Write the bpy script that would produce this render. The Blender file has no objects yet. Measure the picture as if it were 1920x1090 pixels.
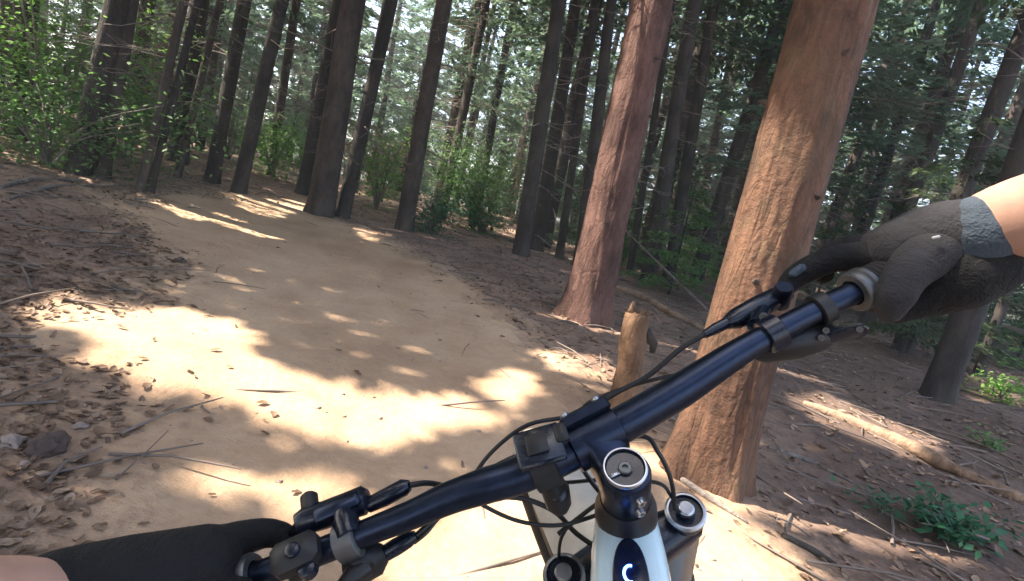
import bpy, math, random
import numpy as np
from mathutils import Vector, Matrix
random.seed(7); RNG = np.random.default_rng(11)
sc = bpy.context.scene
COL = sc.collection
R = math.radians

# ------------------------------------------------------------------ camera, sky, sun, exposure
FPX = 960.0                                   # focal length in photo pixels (1920 wide)
PITCH, ROLL, CAMH = R(8.0), R(13.25), 1.0
_r, _f, _u = Vector((1, 0, 0)), Vector((0, math.cos(PITCH), -math.sin(PITCH))), Vector((0, math.sin(PITCH), math.cos(PITCH)))
CR = _r * math.cos(ROLL) + _u * math.sin(ROLL)
CU = _u * math.cos(ROLL) - _r * math.sin(ROLL)
CF = _f
CP = Vector((0, 0, CAMH))
cam = bpy.data.objects.new('camera', bpy.data.cameras.new('camera'))
COL.objects.link(cam)
cam.matrix_world = Matrix(((CR.x, CU.x, -CF.x, CP.x), (CR.y, CU.y, -CF.y, CP.y), (CR.z, CU.z, -CF.z, CP.z), (0, 0, 0, 1)))
cam.data.sensor_width = 36.0
cam.data.lens = 36.0 * FPX / 1920.0
cam.data.clip_start = 0.02
cam.data.clip_end = 1200
sc.camera = cam

SUN_EL = R(52)
SH = Vector((-0.99, 0.03, 0)).normalized()   # horizontal direction towards the sun (left, a little behind)
SUN = Vector((SH.x * math.cos(SUN_EL), SH.y * math.cos(SUN_EL), math.sin(SUN_EL)))
world = bpy.data.worlds.new('World'); sc.world = world; world.use_nodes = True
wn = world.node_tree.nodes; wl = world.node_tree.links
sky = wn.new('ShaderNodeTexSky'); sky.sky_type = 'NISHITA'; sky.sun_disc = False
sky.sun_elevation = SUN_EL
sky.sun_rotation = math.atan2(SUN.x, SUN.y)
sky.air_density = 1.0; sky.dust_density = 4.0; sky.ozone_density = 0.6
wn['Background'].inputs['Strength'].default_value = 0.15
wl.new(sky.outputs[0], wn['Background'].inputs['Color'])
sl = bpy.data.lights.new('sun', 'SUN'); sl.energy = 4.7; sl.angle = R(0.6); sl.color = (1.0, 0.89, 0.74)
so = bpy.data.objects.new('sun', sl); COL.objects.link(so)
so.rotation_euler = SUN.to_track_quat('Z', 'Y').to_euler()
sc.view_settings.view_transform = 'Standard'; sc.view_settings.look = 'None'
sc.view_settings.exposure = 2.15; sc.view_settings.gamma = 1.0
sc.render.engine = 'CYCLES'
sc.cycles.use_denoising = True
sc.cycles.max_bounces = 5; sc.cycles.diffuse_bounces = 3; sc.cycles.transmission_bounces = 3; sc.cycles.transparent_max_bounces = 8
sc.cycles.sample_clamp_indirect = 6.0
sc.cycles.volume_bounces = 0
HAZE = .0034

# ------------------------------------------------------------------ noise, ground, pixel helpers
def _hash(ix, iy, iz, seed):
    h = (ix * 374761393 + iy * 668265263 + iz * 2147483647 + seed * 1274126177) & 0xFFFFFFFF
    h = ((h ^ (h >> 13)) * 1274126177) & 0xFFFFFFFF
    return ((h ^ (h >> 16)) & 0xFFFF) / 32767.5 - 1.0
def vnoise(x, y, z=0.0, seed=0):
    x, y, z = np.broadcast_arrays(np.asarray(x, float), np.asarray(y, float), np.asarray(z, float))
    fx, fy, fz = np.floor(x), np.floor(y), np.floor(z)
    ix, iy, iz = fx.astype(np.int64), fy.astype(np.int64), fz.astype(np.int64)
    tx, ty, tz = x - fx, y - fy, z - fz
    tx, ty, tz = tx * tx * (3 - 2 * tx), ty * ty * (3 - 2 * ty), tz * tz * (3 - 2 * tz)
    o = 0
    for dx in (0, 1):
        for dy in (0, 1):
            for dz in (0, 1):
                w = (tx if dx else 1 - tx) * (ty if dy else 1 - ty) * (tz if dz else 1 - tz)
                o = o + w * _hash(ix + dx, iy + dy, iz + dz, seed)
    return o
def fbm(x, y, z=0.0, oct=3, seed=0):
    a, o = 1.0, 0
    for k in range(oct):
        o = o + a * vnoise(np.asarray(x) * 2 ** k, np.asarray(y) * 2 ** k, np.asarray(z) * 2 ** k, seed + k * 17); a *= .5
    return o
def sstep(a, b, x):
    t = np.clip((x - a) / (b - a), 0, 1); return t * t * (3 - 2 * t)
def gz_base(x, y):
    x = np.asarray(x, float); y = np.asarray(y, float)
    z = .035 * np.clip(y, 0, 26) - .012 * np.clip(y - 26, 0, 60)
    z = z - .17 * np.clip(.9 - y, 0, 2.5)
    z = z + .22 * sstep(1.2, 5.0, -x - .35 * (y - 3)) + .05 * np.clip(x - 3.2, 0, 6)
    far = sstep(5, 14, np.hypot(x, y))
    z = z + .22 * far * fbm(x * .13, y * .13, seed=3) + .02 * fbm(x * .9, y * .9, oct=2, seed=5) * sstep(.8, 2, np.hypot(x, y))
    return z
TRAIL_PTS = None
def ray(px, py):
    d = CR * ((px - 960) / FPX) + CU * ((545 - py) / FPX) + CF
    return d
def C(px, py, d):                       # photo pixel and distance along the view axis -> place
    return CP + ray(px, py) * d
_GA = np.geomspace(.5, 90, 220)
def G(px, py):                          # photo pixel -> place on the ground
    d = np.array(ray(px, py)); c = np.array(CP); A_ = _GA
    for _ in range(3):
        Q = c + A_[:, None] * d
        below = np.nonzero(Q[:, 2] < gz_base(Q[:, 0], Q[:, 1]))[0]
        k = int(below[0]) if len(below) else len(A_) - 1
        A_ = np.linspace(A_[max(0, k - 1)], A_[k], 24)
    p = c + A_[-1] * d
    return Vector((p[0], p[1], float(gz_base(p[0], p[1]))))
def G_many(px, py):
    px = np.asarray(px, float); py = np.asarray(py, float)
    d = np.array(CR)[None] * ((px - 960) / FPX)[:, None] + np.array(CU)[None] * ((545 - py) / FPX)[:, None] + np.array(CF)[None]
    A_ = np.geomspace(.6, 60, 90); Q = np.array(CP) + A_[None, :, None] * d[:, None, :]
    h = Q[..., 2] - gz_base(Q[..., 0], Q[..., 1]); k = np.clip(np.argmax(h < 0, axis=1), 1, 89); r = np.arange(len(px))
    h0, h1 = h[r, k - 1], h[r, k]; t = np.clip(h0 / (h0 - h1 + 1e-9), 0, 1); a = A_[k - 1] + (A_[k] - A_[k - 1]) * t
    P = np.array(CP) + a[:, None] * d; P[:, 2] = gz_base(P[:, 0], P[:, 1])
    return P[(h < 0).any(1)]
def depth(p): return (p - CP).dot(CF)
def poly_sd(x, y, P):                   # signed distance to a polygon, positive inside
    x = np.asarray(x, float); y = np.asarray(y, float)
    n = len(P); ins = np.zeros(x.shape, bool); dm = np.full(x.shape, 1e9)
    for i in range(n):
        ax, ay = P[i]; bx, by = P[(i + 1) % n]
        c = ((ay > y) != (by > y))
        with np.errstate(divide='ignore', invalid='ignore'):
            xi = (bx - ax) * (y - ay) / (by - ay if by != ay else 1e-9) + ax
        ins ^= c & (x < xi)
        ex, ey = bx - ax, by - ay; l2 = ex * ex + ey * ey + 1e-12
        t = np.clip(((x - ax) * ex + (y - ay) * ey) / l2, 0, 1)
        dm = np.minimum(dm, np.hypot(x - ax - t * ex, y - ay - t * ey))
    return np.where(ins, dm, -dm)
_tp = [(90, 1085), (170, 1000), (290, 900), (290, 800), (170, 710), (140, 610), (270, 560), (330, 500), (310, 430), (255, 385), (330, 372), (450, 362), (585, 372), (596, 398), (700, 440), (810, 495),
       (930, 585), (1040, 690), (1150, 780), (1290, 905), (1500, 1085)]
TRAIL = [(g.x, g.y) for g in (G(*p) for p in _tp)]
TRAIL = TRAIL + [(1.6, .2), (1.8, -4), (-2.2, -4), (-1.6, .2)]
def trail_sd(x, y):
    return poly_sd(x, y, TRAIL) + .16 * fbm(np.asarray(x) * 2.2, np.asarray(y) * 2.2, oct=3, seed=21)
def gz(x, y):
    x = np.asarray(x, float); y = np.asarray(y, float)
    sd = trail_sd(x, y); off = sstep(0, .4, -sd)
    near = sstep(9, 5, np.hypot(x, y))
    z = gz_base(x, y) - .03 * sstep(-.2, .35, sd)
    z = z + off * (.022 * fbm(x * 3.1, y * 3.1, oct=2, seed=31) + near * .012 * fbm(x * 11, y * 11, oct=2, seed=33))
    z = z + (1 - off) * near * (.006 * fbm(x * 5, y * 5, oct=2, seed=35) + .014 * fbm(x * 1.4, y * 1.4, oct=2, seed=37))
    return z
def gzf(x, y): return float(gz(np.array([x]), np.array([y]))[0])

# ------------------------------------------------------------------ mesh helpers
def mesh_np(name, V, F, nv=None, smooth=True):
    me = bpy.data.meshes.new(name)
    V = np.asarray(V, np.float32).reshape(-1, 3)
    if isinstance(F, np.ndarray):
        k = F.shape[1]; n = len(F)
        me.vertices.add(len(V)); me.vertices.foreach_set('co', V.ravel())
        me.loops.add(n * k); me.loops.foreach_set('vertex_index', F.astype(np.int32).ravel())
        me.polygons.add(n); me.polygons.foreach_set('loop_start', np.arange(0, n * k, k, dtype=np.int32))
        me.polygons.foreach_set('loop_total', np.full(n, k, np.int32))
        me.update(calc_edges=True)
    else:
        me.from_pydata([tuple(map(float, v)) for v in V], [], F)
    if smooth: me.polygons.foreach_set('use_smooth', np.ones(len(me.polygons), bool))
    me.update()
    return me
class MB:
    def __init__(s): s.V = []; s.F = []; s.n = 0
    def add(s, V, F):
        V = np.asarray([tuple(v) for v in V], float).reshape(-1, 3)
        s.V.append(V); s.F += [[i + s.n for i in f] for f in F]; s.n += len(V); return s
    def tube(s, pts, rad, seg=10, cap=True, flat=None):
        pts = [Vector(p) for p in pts]
        if not hasattr(rad, '__len__'): rad = [rad] * len(pts)
        t0 = (pts[1] - pts[0]).normalized()
        u = Vector((0, 0, 1)) if abs(t0.z) < .9 else Vector((1, 0, 0))
        if flat is not None: u = Vector(flat[0])
        u = (u - t0 * u.dot(t0)).normalized()
        V = []; F = []
        for i, p in enumerate(pts):
            t = (pts[min(i + 1, len(pts) - 1)] - pts[max(i - 1, 0)]).normalized()
            u = (u - t * u.dot(t)).normalized(); w = t.cross(u)
            ru = rad[i]; rw = rad[i] * (flat[1] if flat else 1)
            for k in range(seg):
                a = 2 * math.pi * k / seg
                V.append(p + u * (math.cos(a) * ru) + w * (math.sin(a) * rw))
        for i in range(len(pts) - 1):
            for k in range(seg):
                a, b = i * seg + k, i * seg + (k + 1) % seg
                F.append([a, b, b + seg, a + seg])
        if cap:
            F.append(list(range(seg))[::-1]); F.append([(len(pts) - 1) * seg + k for k in range(seg)])
        return s.add(V, F)
    def lathe(s, o, ax, prof, seg=24, cap=True):          # prof: list of (radius, height along ax)
        ax = Vector(ax).normalized(); u = ax.orthogonal().normalized(); w = ax.cross(u); o = Vector(o)
        V = []; F = []
        for r_, h in prof:
            for k in range(seg):
                a = 2 * math.pi * k / seg
                V.append(o + ax * h + (u * math.cos(a) + w * math.sin(a)) * r_)
        for i in range(len(prof) - 1):
            for k in range(seg):
                a, b = i * seg + k, i * seg + (k + 1) % seg
                F.append([a, b, b + seg, a + seg])
        if cap: F.append(list(range(seg))[::-1]); F.append([(len(prof) - 1) * seg + k for k in range(seg)])
        return s.add(V, F)
    def box(s, o, ax, ay, az, hx, hy, hz, bev=.15):   # a chamfered box, half sizes
        o = Vector(o); b = bev * min(hx, hy, hz) * 2
        V = []
        for sz in (-1, 1):
            for (lx, ly, lz) in ((hx - b, hy - b, hz), (hx, hy, hz - b)) if sz > 0 else ((hx - b, hy - b, hz), (hx, hy, hz - b)):
                pass
        rings = [(-hz, b), (-hz + b, 0), (hz - b, 0), (hz, b)]
        for z, ins in rings:
            X, Y = hx - ins, hy - ins
            for x, y in ((X - b, -Y), (X, -Y + b), (X, Y - b), (X - b, Y), (-X + b, Y), (-X, Y - b), (-X, -Y + b), (-X + b, -Y)):
                V.append(o + ax * x + ay * y + az * z)
        F = []
        for i in range(3):
            for k in range(8):
                a, c = i * 8 + k, i * 8 + (k + 1) % 8
                F.append([a, c, c + 8, a + 8])
        F.append(list(range(8))[::-1]); F.append([24 + k for k in range(8)])
        return s.add(V, F)
    def ball(s, o, r, seg=12):
        prof = [(max(1e-4, r * math.sin(math.pi * i / (seg // 2))), -r * math.cos(math.pi * i / (seg // 2))) for i in range(seg // 2 + 1)]
        return s.lathe(o, (0, 0, 1), prof, seg)
    def mesh(s, name, smooth=True, origin=(0, 0, 0)):
        V = np.concatenate(s.V) - np.array(origin, float)
        return mesh_np(name, V, s.F, smooth=smooth)
def spline(pts, n=8):                         # Catmull-Rom through the points
    P = [Vector(p) for p in pts]; P = [P[0] * 2 - P[1]] + P + [P[-1] * 2 - P[-2]]
    out = []
    for i in range(1, len(P) - 2):
        for k in range(n):
            t = k / n; a, b, c, d = P[i - 1], P[i], P[i + 1], P[i + 2]
            out.append(.5 * ((2 * b) + (c - a) * t + (2 * a - 5 * b + 4 * c - d) * t * t + (3 * b - a - 3 * c + d) * t ** 3))
    out.append(P[-2]); return out
def lerp_list(vals, n):
    return [float(v) for v in np.interp(np.linspace(0, len(vals) - 1, n), range(len(vals)), vals)]
def link(name, me, mat, parent=None, loc=(0, 0, 0)):
    o = bpy.data.objects.new(name, me); COL.objects.link(o)
    if me is not None and mat is not None and not me.materials: me.materials.append(mat)
    o.location = loc
    if parent is not None: o.parent = parent
    return o
def tag(o, label, cat, group=None):
    o['label'] = label; o['category'] = cat
    if group: o['group'] = group
    return o
def thing(name, label, cat, loc=(0, 0, 0), rz=0, group=None):
    o = bpy.data.objects.new(name, None); COL.objects.link(o); o.empty_display_size = .1
    o.location = loc; o.rotation_euler = (0, 0, rz)
    return tag(o, label, cat, group)
def structure(o): o['kind'] = 'structure'; return o
def stuff(o): o['kind'] = 'stuff'; return o

# ------------------------------------------------------------------ materials
class NT:
    def __init__(s, name):
        s.m = bpy.data.materials.new(name); s.m.use_nodes = True
        s.t = s.m.node_tree; s.n = s.t.nodes; s.l = s.t.links; s.b = s.n['Principled BSDF']
    def node(s, typ, **kw):
        nd = s.n.new(typ)
        for k, v in kw.items(): setattr(nd, k, v)
        return nd
    def coord(s, scale=(1, 1, 1), kind='Object'):
        tc = s.node('ShaderNodeTexCoord'); mp = s.node('ShaderNodeMapping'); mp.inputs['Scale'].default_value = scale
        s.l.new(tc.outputs[kind], mp.inputs[0]); return mp.outputs[0]
    def pos(s, scale=(1, 1, 1)):
        g = s.node('ShaderNodeNewGeometry'); mp = s.node('ShaderNodeMapping'); mp.inputs['Scale'].default_value = scale
        s.l.new(g.outputs['Position'], mp.inputs[0]); return mp.outputs[0]
    def noise(s, vec, scale, detail=4, rough=.55):
        nd = s.node('ShaderNodeTexNoise'); nd.inputs['Scale'].default_value = scale; nd.inputs['Detail'].default_value = detail
        nd.inputs['Roughness'].default_value = rough
        if vec is not None: s.l.new(vec, nd.inputs['Vector'])
        return nd.outputs['Fac']
    def vor(s, vec, scale, out='Distance', feature='F1'):
        nd = s.node('ShaderNodeTexVoronoi', feature=feature); nd.inputs['Scale'].default_value = scale
        s.l.new(vec, nd.inputs['Vector']); return nd.outputs[out]
    def ramp(s, fac, stops):
        nd = s.node('ShaderNodeValToRGB'); cr = nd.color_ramp
        while len(cr.elements) > 1: cr.elements.remove(cr.elements[0])
        for i, (p, c) in enumerate(stops):
            e = cr.elements[0] if i == 0 else cr.elements.new(p)
            e.position = p; e.color = (*c, 1)
        s.l.new(fac, nd.inputs[0]); return nd.outputs['Color']
    def mix(s, fac, a, b, mode='MIX'):
        nd = s.node('ShaderNodeMix', data_type='RGBA', blend_type=mode)
        for sock, v in ((nd.inputs[0], fac), (nd.inputs[6], a), (nd.inputs[7], b)):
            if hasattr(v, 'links') or hasattr(v, 'is_linked'): s.l.new(v, sock)
            elif isinstance(v, (int, float)): sock.default_value = v
            else: sock.default_value = (*v, 1)
        return nd.outputs[2]
    def math(s, op, a, b=0.5):
        nd = s.node('ShaderNodeMath', operation=op)
        for sock, v in ((nd.inputs[0], a), (nd.inputs[1], b)):
            if hasattr(v, 'is_linked'): s.l.new(v, sock)
            else: sock.default_value = v
        return nd.outputs[0]
    def bump(s, h, strength, dist):
        nd = s.node('ShaderNodeBump'); nd.inputs['Strength'].default_value = strength; nd.inputs['Distance'].default_value = dist
        s.l.new(h, nd.inputs['Height']); s.l.new(nd.outputs[0], s.b.inputs['Normal'])
    def out(s, col=None, rough=.6, **kw):
        if col is not None:
            if hasattr(col, 'is_linked'): s.l.new(col, s.b.inputs['Base Color'])
            else: s.b.inputs['Base Color'].default_value = (*col, 1)
        if hasattr(rough, 'is_linked'): s.l.new(rough, s.b.inputs['Roughness'])
        else: s.b.inputs['Roughness'].default_value = rough
        for k, v in kw.items(): s.b.inputs[k.replace('_', ' ')].default_value = v
        return s.m
def plain(name, col, rough=.5, var=.18, scale=60, metal=0.0, bump=0.0, **kw):
    t = NT(name); v = t.coord(); n = t.noise(v, scale, 5)
    c = t.ramp(n, [(.25, tuple(x * (1 - var) for x in col)), (.75, tuple(min(1, x * (1 + var)) for x in col))])
    rr = t.math('ADD', t.math('MULTIPLY', n, .2), rough - .1)
    if bump: t.bump(n, bump, .002)
    return t.out(c, rr, Metallic=metal, **kw)
def bark(name, dark, mid, light, moss=0.0):
    t = NT(name); p = t.coord((1, 1, .28)); q = t.coord((1, 1, 1))
    wv = t.node('ShaderNodeMix', data_type='VECTOR'); wv.inputs[0].default_value = .12
    nz = t.node('ShaderNodeTexNoise'); nz.inputs['Scale'].default_value = 7; t.l.new(p, nz.inputs['Vector']); t.l.new(p, wv.inputs[4]); t.l.new(nz.outputs['Color'], wv.inputs[5])
    plates = t.vor(wv.outputs[1], 30, feature='DISTANCE_TO_EDGE'); n1 = t.noise(p, 9, 6, .65); n2 = t.noise(q, 2.2, 3); n3 = t.noise(q, 46, 4, .7)
    pl = t.math('MINIMUM', t.math('MULTIPLY', plates, 5.0), 1.0)
    f = t.math('ADD', t.math('MULTIPLY', n1, .62), t.math('MULTIPLY', pl, .10))
    f = t.math('ADD', f, t.math('MULTIPLY', n3, .28))
    c = t.ramp(f, [(.3, dark), (.52, mid), (.78, light)])
    patch = t.ramp(n2, [(.42, (0, 0, 0)), (.62, (1, 1, 1))])
    c = t.mix(t.math('MULTIPLY', patch, .35), c, tuple(x * 1.25 for x in light))
    stain = t.ramp(t.noise(t.coord((1, 1, .5)), 5.5, 5, .7), [(.40, (1, 1, 1)), (.52, (0, 0, 0))])
    c = t.mix(t.math('MULTIPLY', stain, .55), c, dark)
    if moss:
        ms = t.ramp(t.noise(q, 3.4, 5, .7), [(.5, (0, 0, 0)), (.66, (1, 1, 1))])
        c = t.mix(t.math('MULTIPLY', ms, moss), c, (.06, .075, .035))
    h = t.math('ADD', t.math('MULTIPLY', pl, .3), t.math('ADD', n3, t.math('MULTIPLY', n1, .8)))
    t.bump(h, .8, .012)
    return t.out(c, .9)
def leafmat(name, dark, light, trans=.4, scale=1.4):
    t = NT(name); p = t.pos(); n = t.noise(p, scale, 3); n2 = t.noise(p, 14, 2)
    oi = t.node('ShaderNodeObjectInfo')
    f = t.math('ADD', t.math('MULTIPLY', n, .6), t.math('MULTIPLY', n2, .4))
    f = t.math('ADD', f, t.math('MULTIPLY', t.math('SUBTRACT', oi.outputs['Random'], .5), .25))
    c = t.ramp(f, [(.32, dark), (.66, light)])
    t.out(c, .65)
    tr = t.node('ShaderNodeBsdfTranslucent'); t.l.new(c, tr.inputs[0])
    mx = t.node('ShaderNodeMixShader'); mx.inputs[0].default_value = trans
    t.l.new(t.b.outputs[0], mx.inputs[1]); t.l.new(tr.outputs[0], mx.inputs[2])
    t.l.new(mx.outputs[0], t.n['Material Output'].inputs[0])
    return t.m
M = {}
M['bark_dark'] = bark('bark_dark', (.013, .010, .010), (.032, .026, .024), (.07, .058, .053), .3)
M['bark_mid'] = bark('bark_mid', (.020, .015, .014), (.052, .039, .034), (.105, .082, .070), .2)
M['bark_pink'] = bark('bark_pink', (.034, .015, .011), (.094, .044, .034), (.19, .104, .082))
M['bark_red'] = bark('bark_red', (.034, .016, .009), (.100, .049, .029), (.20, .104, .062), .22)
M['deadwood'] = bark('deadwood', (.07, .058, .05), (.17, .14, .125), (.32, .275, .24))
M['logwood'] = bark('logwood', (.10, .062, .04), (.23, .15, .10), (.38, .26, .18))
M['stumpwood'] = bark('stumpwood', (.085, .045, .024), (.21, .118, .066), (.34, .215, .13))
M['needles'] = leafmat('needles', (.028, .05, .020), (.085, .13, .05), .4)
M['needles_hazed'] = leafmat('needles_hazed', (.062, .115, .075), (.185, .275, .175), .5, .5)  # paler, bluer needles: distance haze and background light put into the colour
M['leaf_bright'] = leafmat('leaf_bright', (.10, .23, .05), (.27, .46, .11), .55)
M['leaf_deep'] = leafmat('leaf_deep', (.025, .10, .05), (.06, .20, .10), .4)
M['leaf_mid'] = leafmat('leaf_mid', (.05, .125, .04), (.14, .27, .085), .5)
M['litter'] = leafmat('litter', (.080, .046, .030), (.29, .185, .12), .12, 3.2)
M['litter_pale'] = leafmat('litter_pale', (.17, .11, .075), (.38, .27, .19), .12, 3.0)
M['twig'] = plain('twig', (.17, .135, .115), .85, .4, 9)
M['stone'] = plain('stone', (.30, .235, .20), .9, .4, 30, bump=.9)
M['rock_dark'] = plain('rock_dark', (.085, .058, .048), .95, .5, 26, bump=.9)

def ground_mat(name):
    t = NT(name); p = t.pos()
    a = t.node('ShaderNodeAttribute', attribute_name='path')
    n1 = t.noise(p, 1.1, 5, .6); n2 = t.noise(p, 17, 6, .7); n3 = t.noise(t.pos((1, 2.6, 1)), 60, 4, .7); v = t.vor(p, 34)
    f = t.math('ADD', t.math('MULTIPLY', n1, .35), t.math('ADD', t.math('MULTIPLY', n2, .4), t.math('MULTIPLY', n3, .3)))
    c = t.ramp(f, [(.34, (.080, .048, .034)), (.5, (.215, .139, .100)), (.66, (.38, .26, .19))])
    hu = t.node('ShaderNodeAttribute', attribute_name='floor_dark')
    dk = t.ramp(f, [(.34, (.034, .021, .016)), (.5, (.090, .057, .044)), (.66, (.18, .12, .095))])
    c = t.mix(hu.outputs['Fac'], c, dk)
    moss = t.ramp(t.noise(p, .55, 4, .6), [(.58, (0, 0, 0)), (.70, (1, 1, 1))])
    c = t.mix(t.math('MULTIPLY', moss, .45), c, (.075, .08, .05))
    m0 = t.noise(p, .8, 4, .55); m1 = t.noise(p, 3.1, 6, .6); m2 = t.noise(p, 26, 6, .7); pv = t.vor(p, 55); m3 = t.noise(p, 110, 3, .7)
    g = t.math('ADD', t.math('MULTIPLY', m0, .45), t.math('ADD', t.math('MULTIPLY', m1, .38), t.math('MULTIPLY', m2, .22)))
    soil = t.ramp(g, [(.36, (.37, .235, .145)), (.52, (.51, .34, .215)), (.68, (.63, .45, .305))])
    peb = t.ramp(pv, [(.06, (1, 1, 1)), (.16, (0, 0, 0))])
    soil = t.mix(t.math('MULTIPLY', peb, t.math('MULTIPLY', m1, .7)), soil, (.28, .22, .17))
    e = t.math('ADD', a.outputs['Fac'], t.math('ADD', t.math('MULTIPLY', t.math('SUBTRACT', n2, .5), .9), t.math('MULTIPLY', t.math('SUBTRACT', m1, .5), .7)))
    e = t.ramp(e, [(.3, (0, 0, 0)), (.8, (1, 1, 1))])
    c = t.mix(e, c, soil)
    rough_h = t.math('ADD', t.math('MULTIPLY', v, .6), t.math('ADD', n2, n3))
    fine_h = t.math('ADD', t.math('ADD', t.math('MULTIPLY', m2, .9), t.math('MULTIPLY', m3, .4)), m1)
    t.bump(t.math('ADD', rough_h, fine_h), .6, .014)
    return t.out(c, .94)
M['ground'] = ground_mat('forest_floor'); M['trail'] = ground_mat('trail_dirt')

# ------------------------------------------------------------------ ground and trail
def warp_grid(n, near, far):
    t = np.linspace(-1, 1, n); k = math.asinh(far / near)
    return near * np.sinh(t * k)
gx = warp_grid(430, 1.6, 260.0); gy = warp_grid(430, 1.6, 260.0) + 2.2
X, Y = np.meshgrid(gx, gy)
Z = gz(X.ravel(), Y.ravel())
V = np.stack([X.ravel(), Y.ravel(), Z], 1)
n = len(gx); i = np.arange(n - 1)
A = (i[:, None] * n + i[None, :]).ravel()
F = np.stack([A, A + 1, A + n + 1, A + n], 1)
me = mesh_np('ground', V, F)
sd = trail_sd(V[:, 0], V[:, 1])
at = me.attributes.new('path', 'FLOAT', 'POINT'); at.data.foreach_set('value', sstep(-.9, .55, sd).astype(np.float32))
hm_ = (sstep(1.0, 2.0, V[:, 0] - .10 * V[:, 1] + .35 * fbm(V[:, 0] * .9, V[:, 1] * .9, oct=3, seed=91)) * .85)  # forest floor colour goes darker towards the right, with a ragged edge
me.attributes.new('floor_dark', 'FLOAT', 'POINT').data.foreach_set('value', hm_.astype(np.float32))
ground = structure(link('ground', me, M['ground']))
# trail: its own sheet, its ragged rim dips below the forest floor
tx = np.arange(-7.5, 3.2, .05); ty = np.arange(-3.0, 15.0, .05)
X, Y = np.meshgrid(tx, ty); sd = trail_sd(X.ravel(), Y.ravel())
Z = gz(X.ravel(), Y.ravel()) + np.clip(sd * .25, -.045, .016)
V = np.stack([X.ravel(), Y.ravel(), Z], 1)
n = len(tx); i = np.arange(len(ty) - 1)[:, None]; j = np.arange(n - 1)[None, :]
A = (i * n + j).ravel(); F = np.stack([A, A + 1, A + n + 1, A + n], 1)
keep = (sd[F] > -.14).any(1); F = F[keep]
used = np.unique(F); remap = np.full(len(V), -1); remap[used] = np.arange(len(used))
tm_ = mesh_np('trail', V[used], remap[F])
tm_.attributes.new('path', 'FLOAT', 'POINT').data.foreach_set('value', sstep(-.9, .55, sd[used]).astype(np.float32))
trail = structure(link('trail', tm_, M['trail']))
def on_floor(x, y): return gzf(x, y) + max(-.03, min(.016, float(trail_sd(np.array([x]), np.array([y]))[0]) * .25)) if trail_sd(np.array([x]), np.array([y]))[0] > -.05 else gzf(x, y)

# ------------------------------------------------------------------ leaves cut out of the canopy where sun patches are wanted
_a = SUN.orthogonal().normalized(); _b = SUN.cross(_a)
SA, SB = np.array(_a), np.array(_b)
def sunplane(P):
    P = np.atleast_2d(np.asarray(P, float)); return np.stack([P @ SA, P @ SB], 1)
GAPS = []                                         # (polygon in the plane across the sunlight, share of leaves cut away)
def gap_ground(px, share=1.0, margin=.08):
    GAPS.append((sunplane([tuple(G(*p)) for p in px]), share, margin))
def gap_at(px, d, share=1.0, margin=.15):
    GAPS.append((sunplane([tuple(C(x, y, d)) for x, y in px]), share, margin))
gap_ground([(150, 600), (330, 572), (440, 600), (540, 680), (680, 720), (770, 735), (790, 780), (780, 820), (620, 815), (500, 775), (420, 745), (300, 735), (180, 665)], 1.0, .03)
gap_ground([(770, 735), (860, 695), (960, 680), (1010, 700), (1030, 745), (960, 785), (860, 795), (785, 805)], .85, .0)
gap_ground([(720, 1010), (880, 930), (1020, 925), (1110, 1000), (1080, 1089), (720, 1089)])
gap_ground([(1280, 955), (1380, 975), (1500, 1060), (1460, 1089), (1270, 1089)])
gap_ground([(320, 830), (560, 830), (900, 850), (900, 930), (720, 1010), (560, 1040), (430, 970), (380, 900)], .46, .0)
gap_ground([(40, 575), (150, 555), (215, 590), (120, 620), (60, 600)], .8, .0)
gap_ground([(0, 930), (120, 945), (210, 1010), (300, 1040), (160, 1065), (60, 1015), (0, 985)], .9)
gap_ground([(600, 583), (648, 588), (662, 600), (612, 600)], .95, .02)
gap_ground([(640, 615), (740, 605), (700, 630)], .6, .02)
gap_ground([(440, 540), (520, 560), (500, 572)], .6, .02)
gap_ground([(430, 370), (560, 376), (590, 398), (500, 402), (455, 390)])
gap_ground([(315, 385), (400, 396), (450, 410), (350, 405)])
gap_ground([(1035, 665), (1110, 665), (1160, 700), (1150, 735), (1060, 705)])
gap_ground([(1495, 745), (1570, 745), (1760, 830), (1720, 865), (1560, 800)])
gap_ground([(650, 412), (720, 440), (690, 450)])
gap_ground([(1830, 690), (1920, 690), (1920, 760), (1850, 760)], .9)

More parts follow.
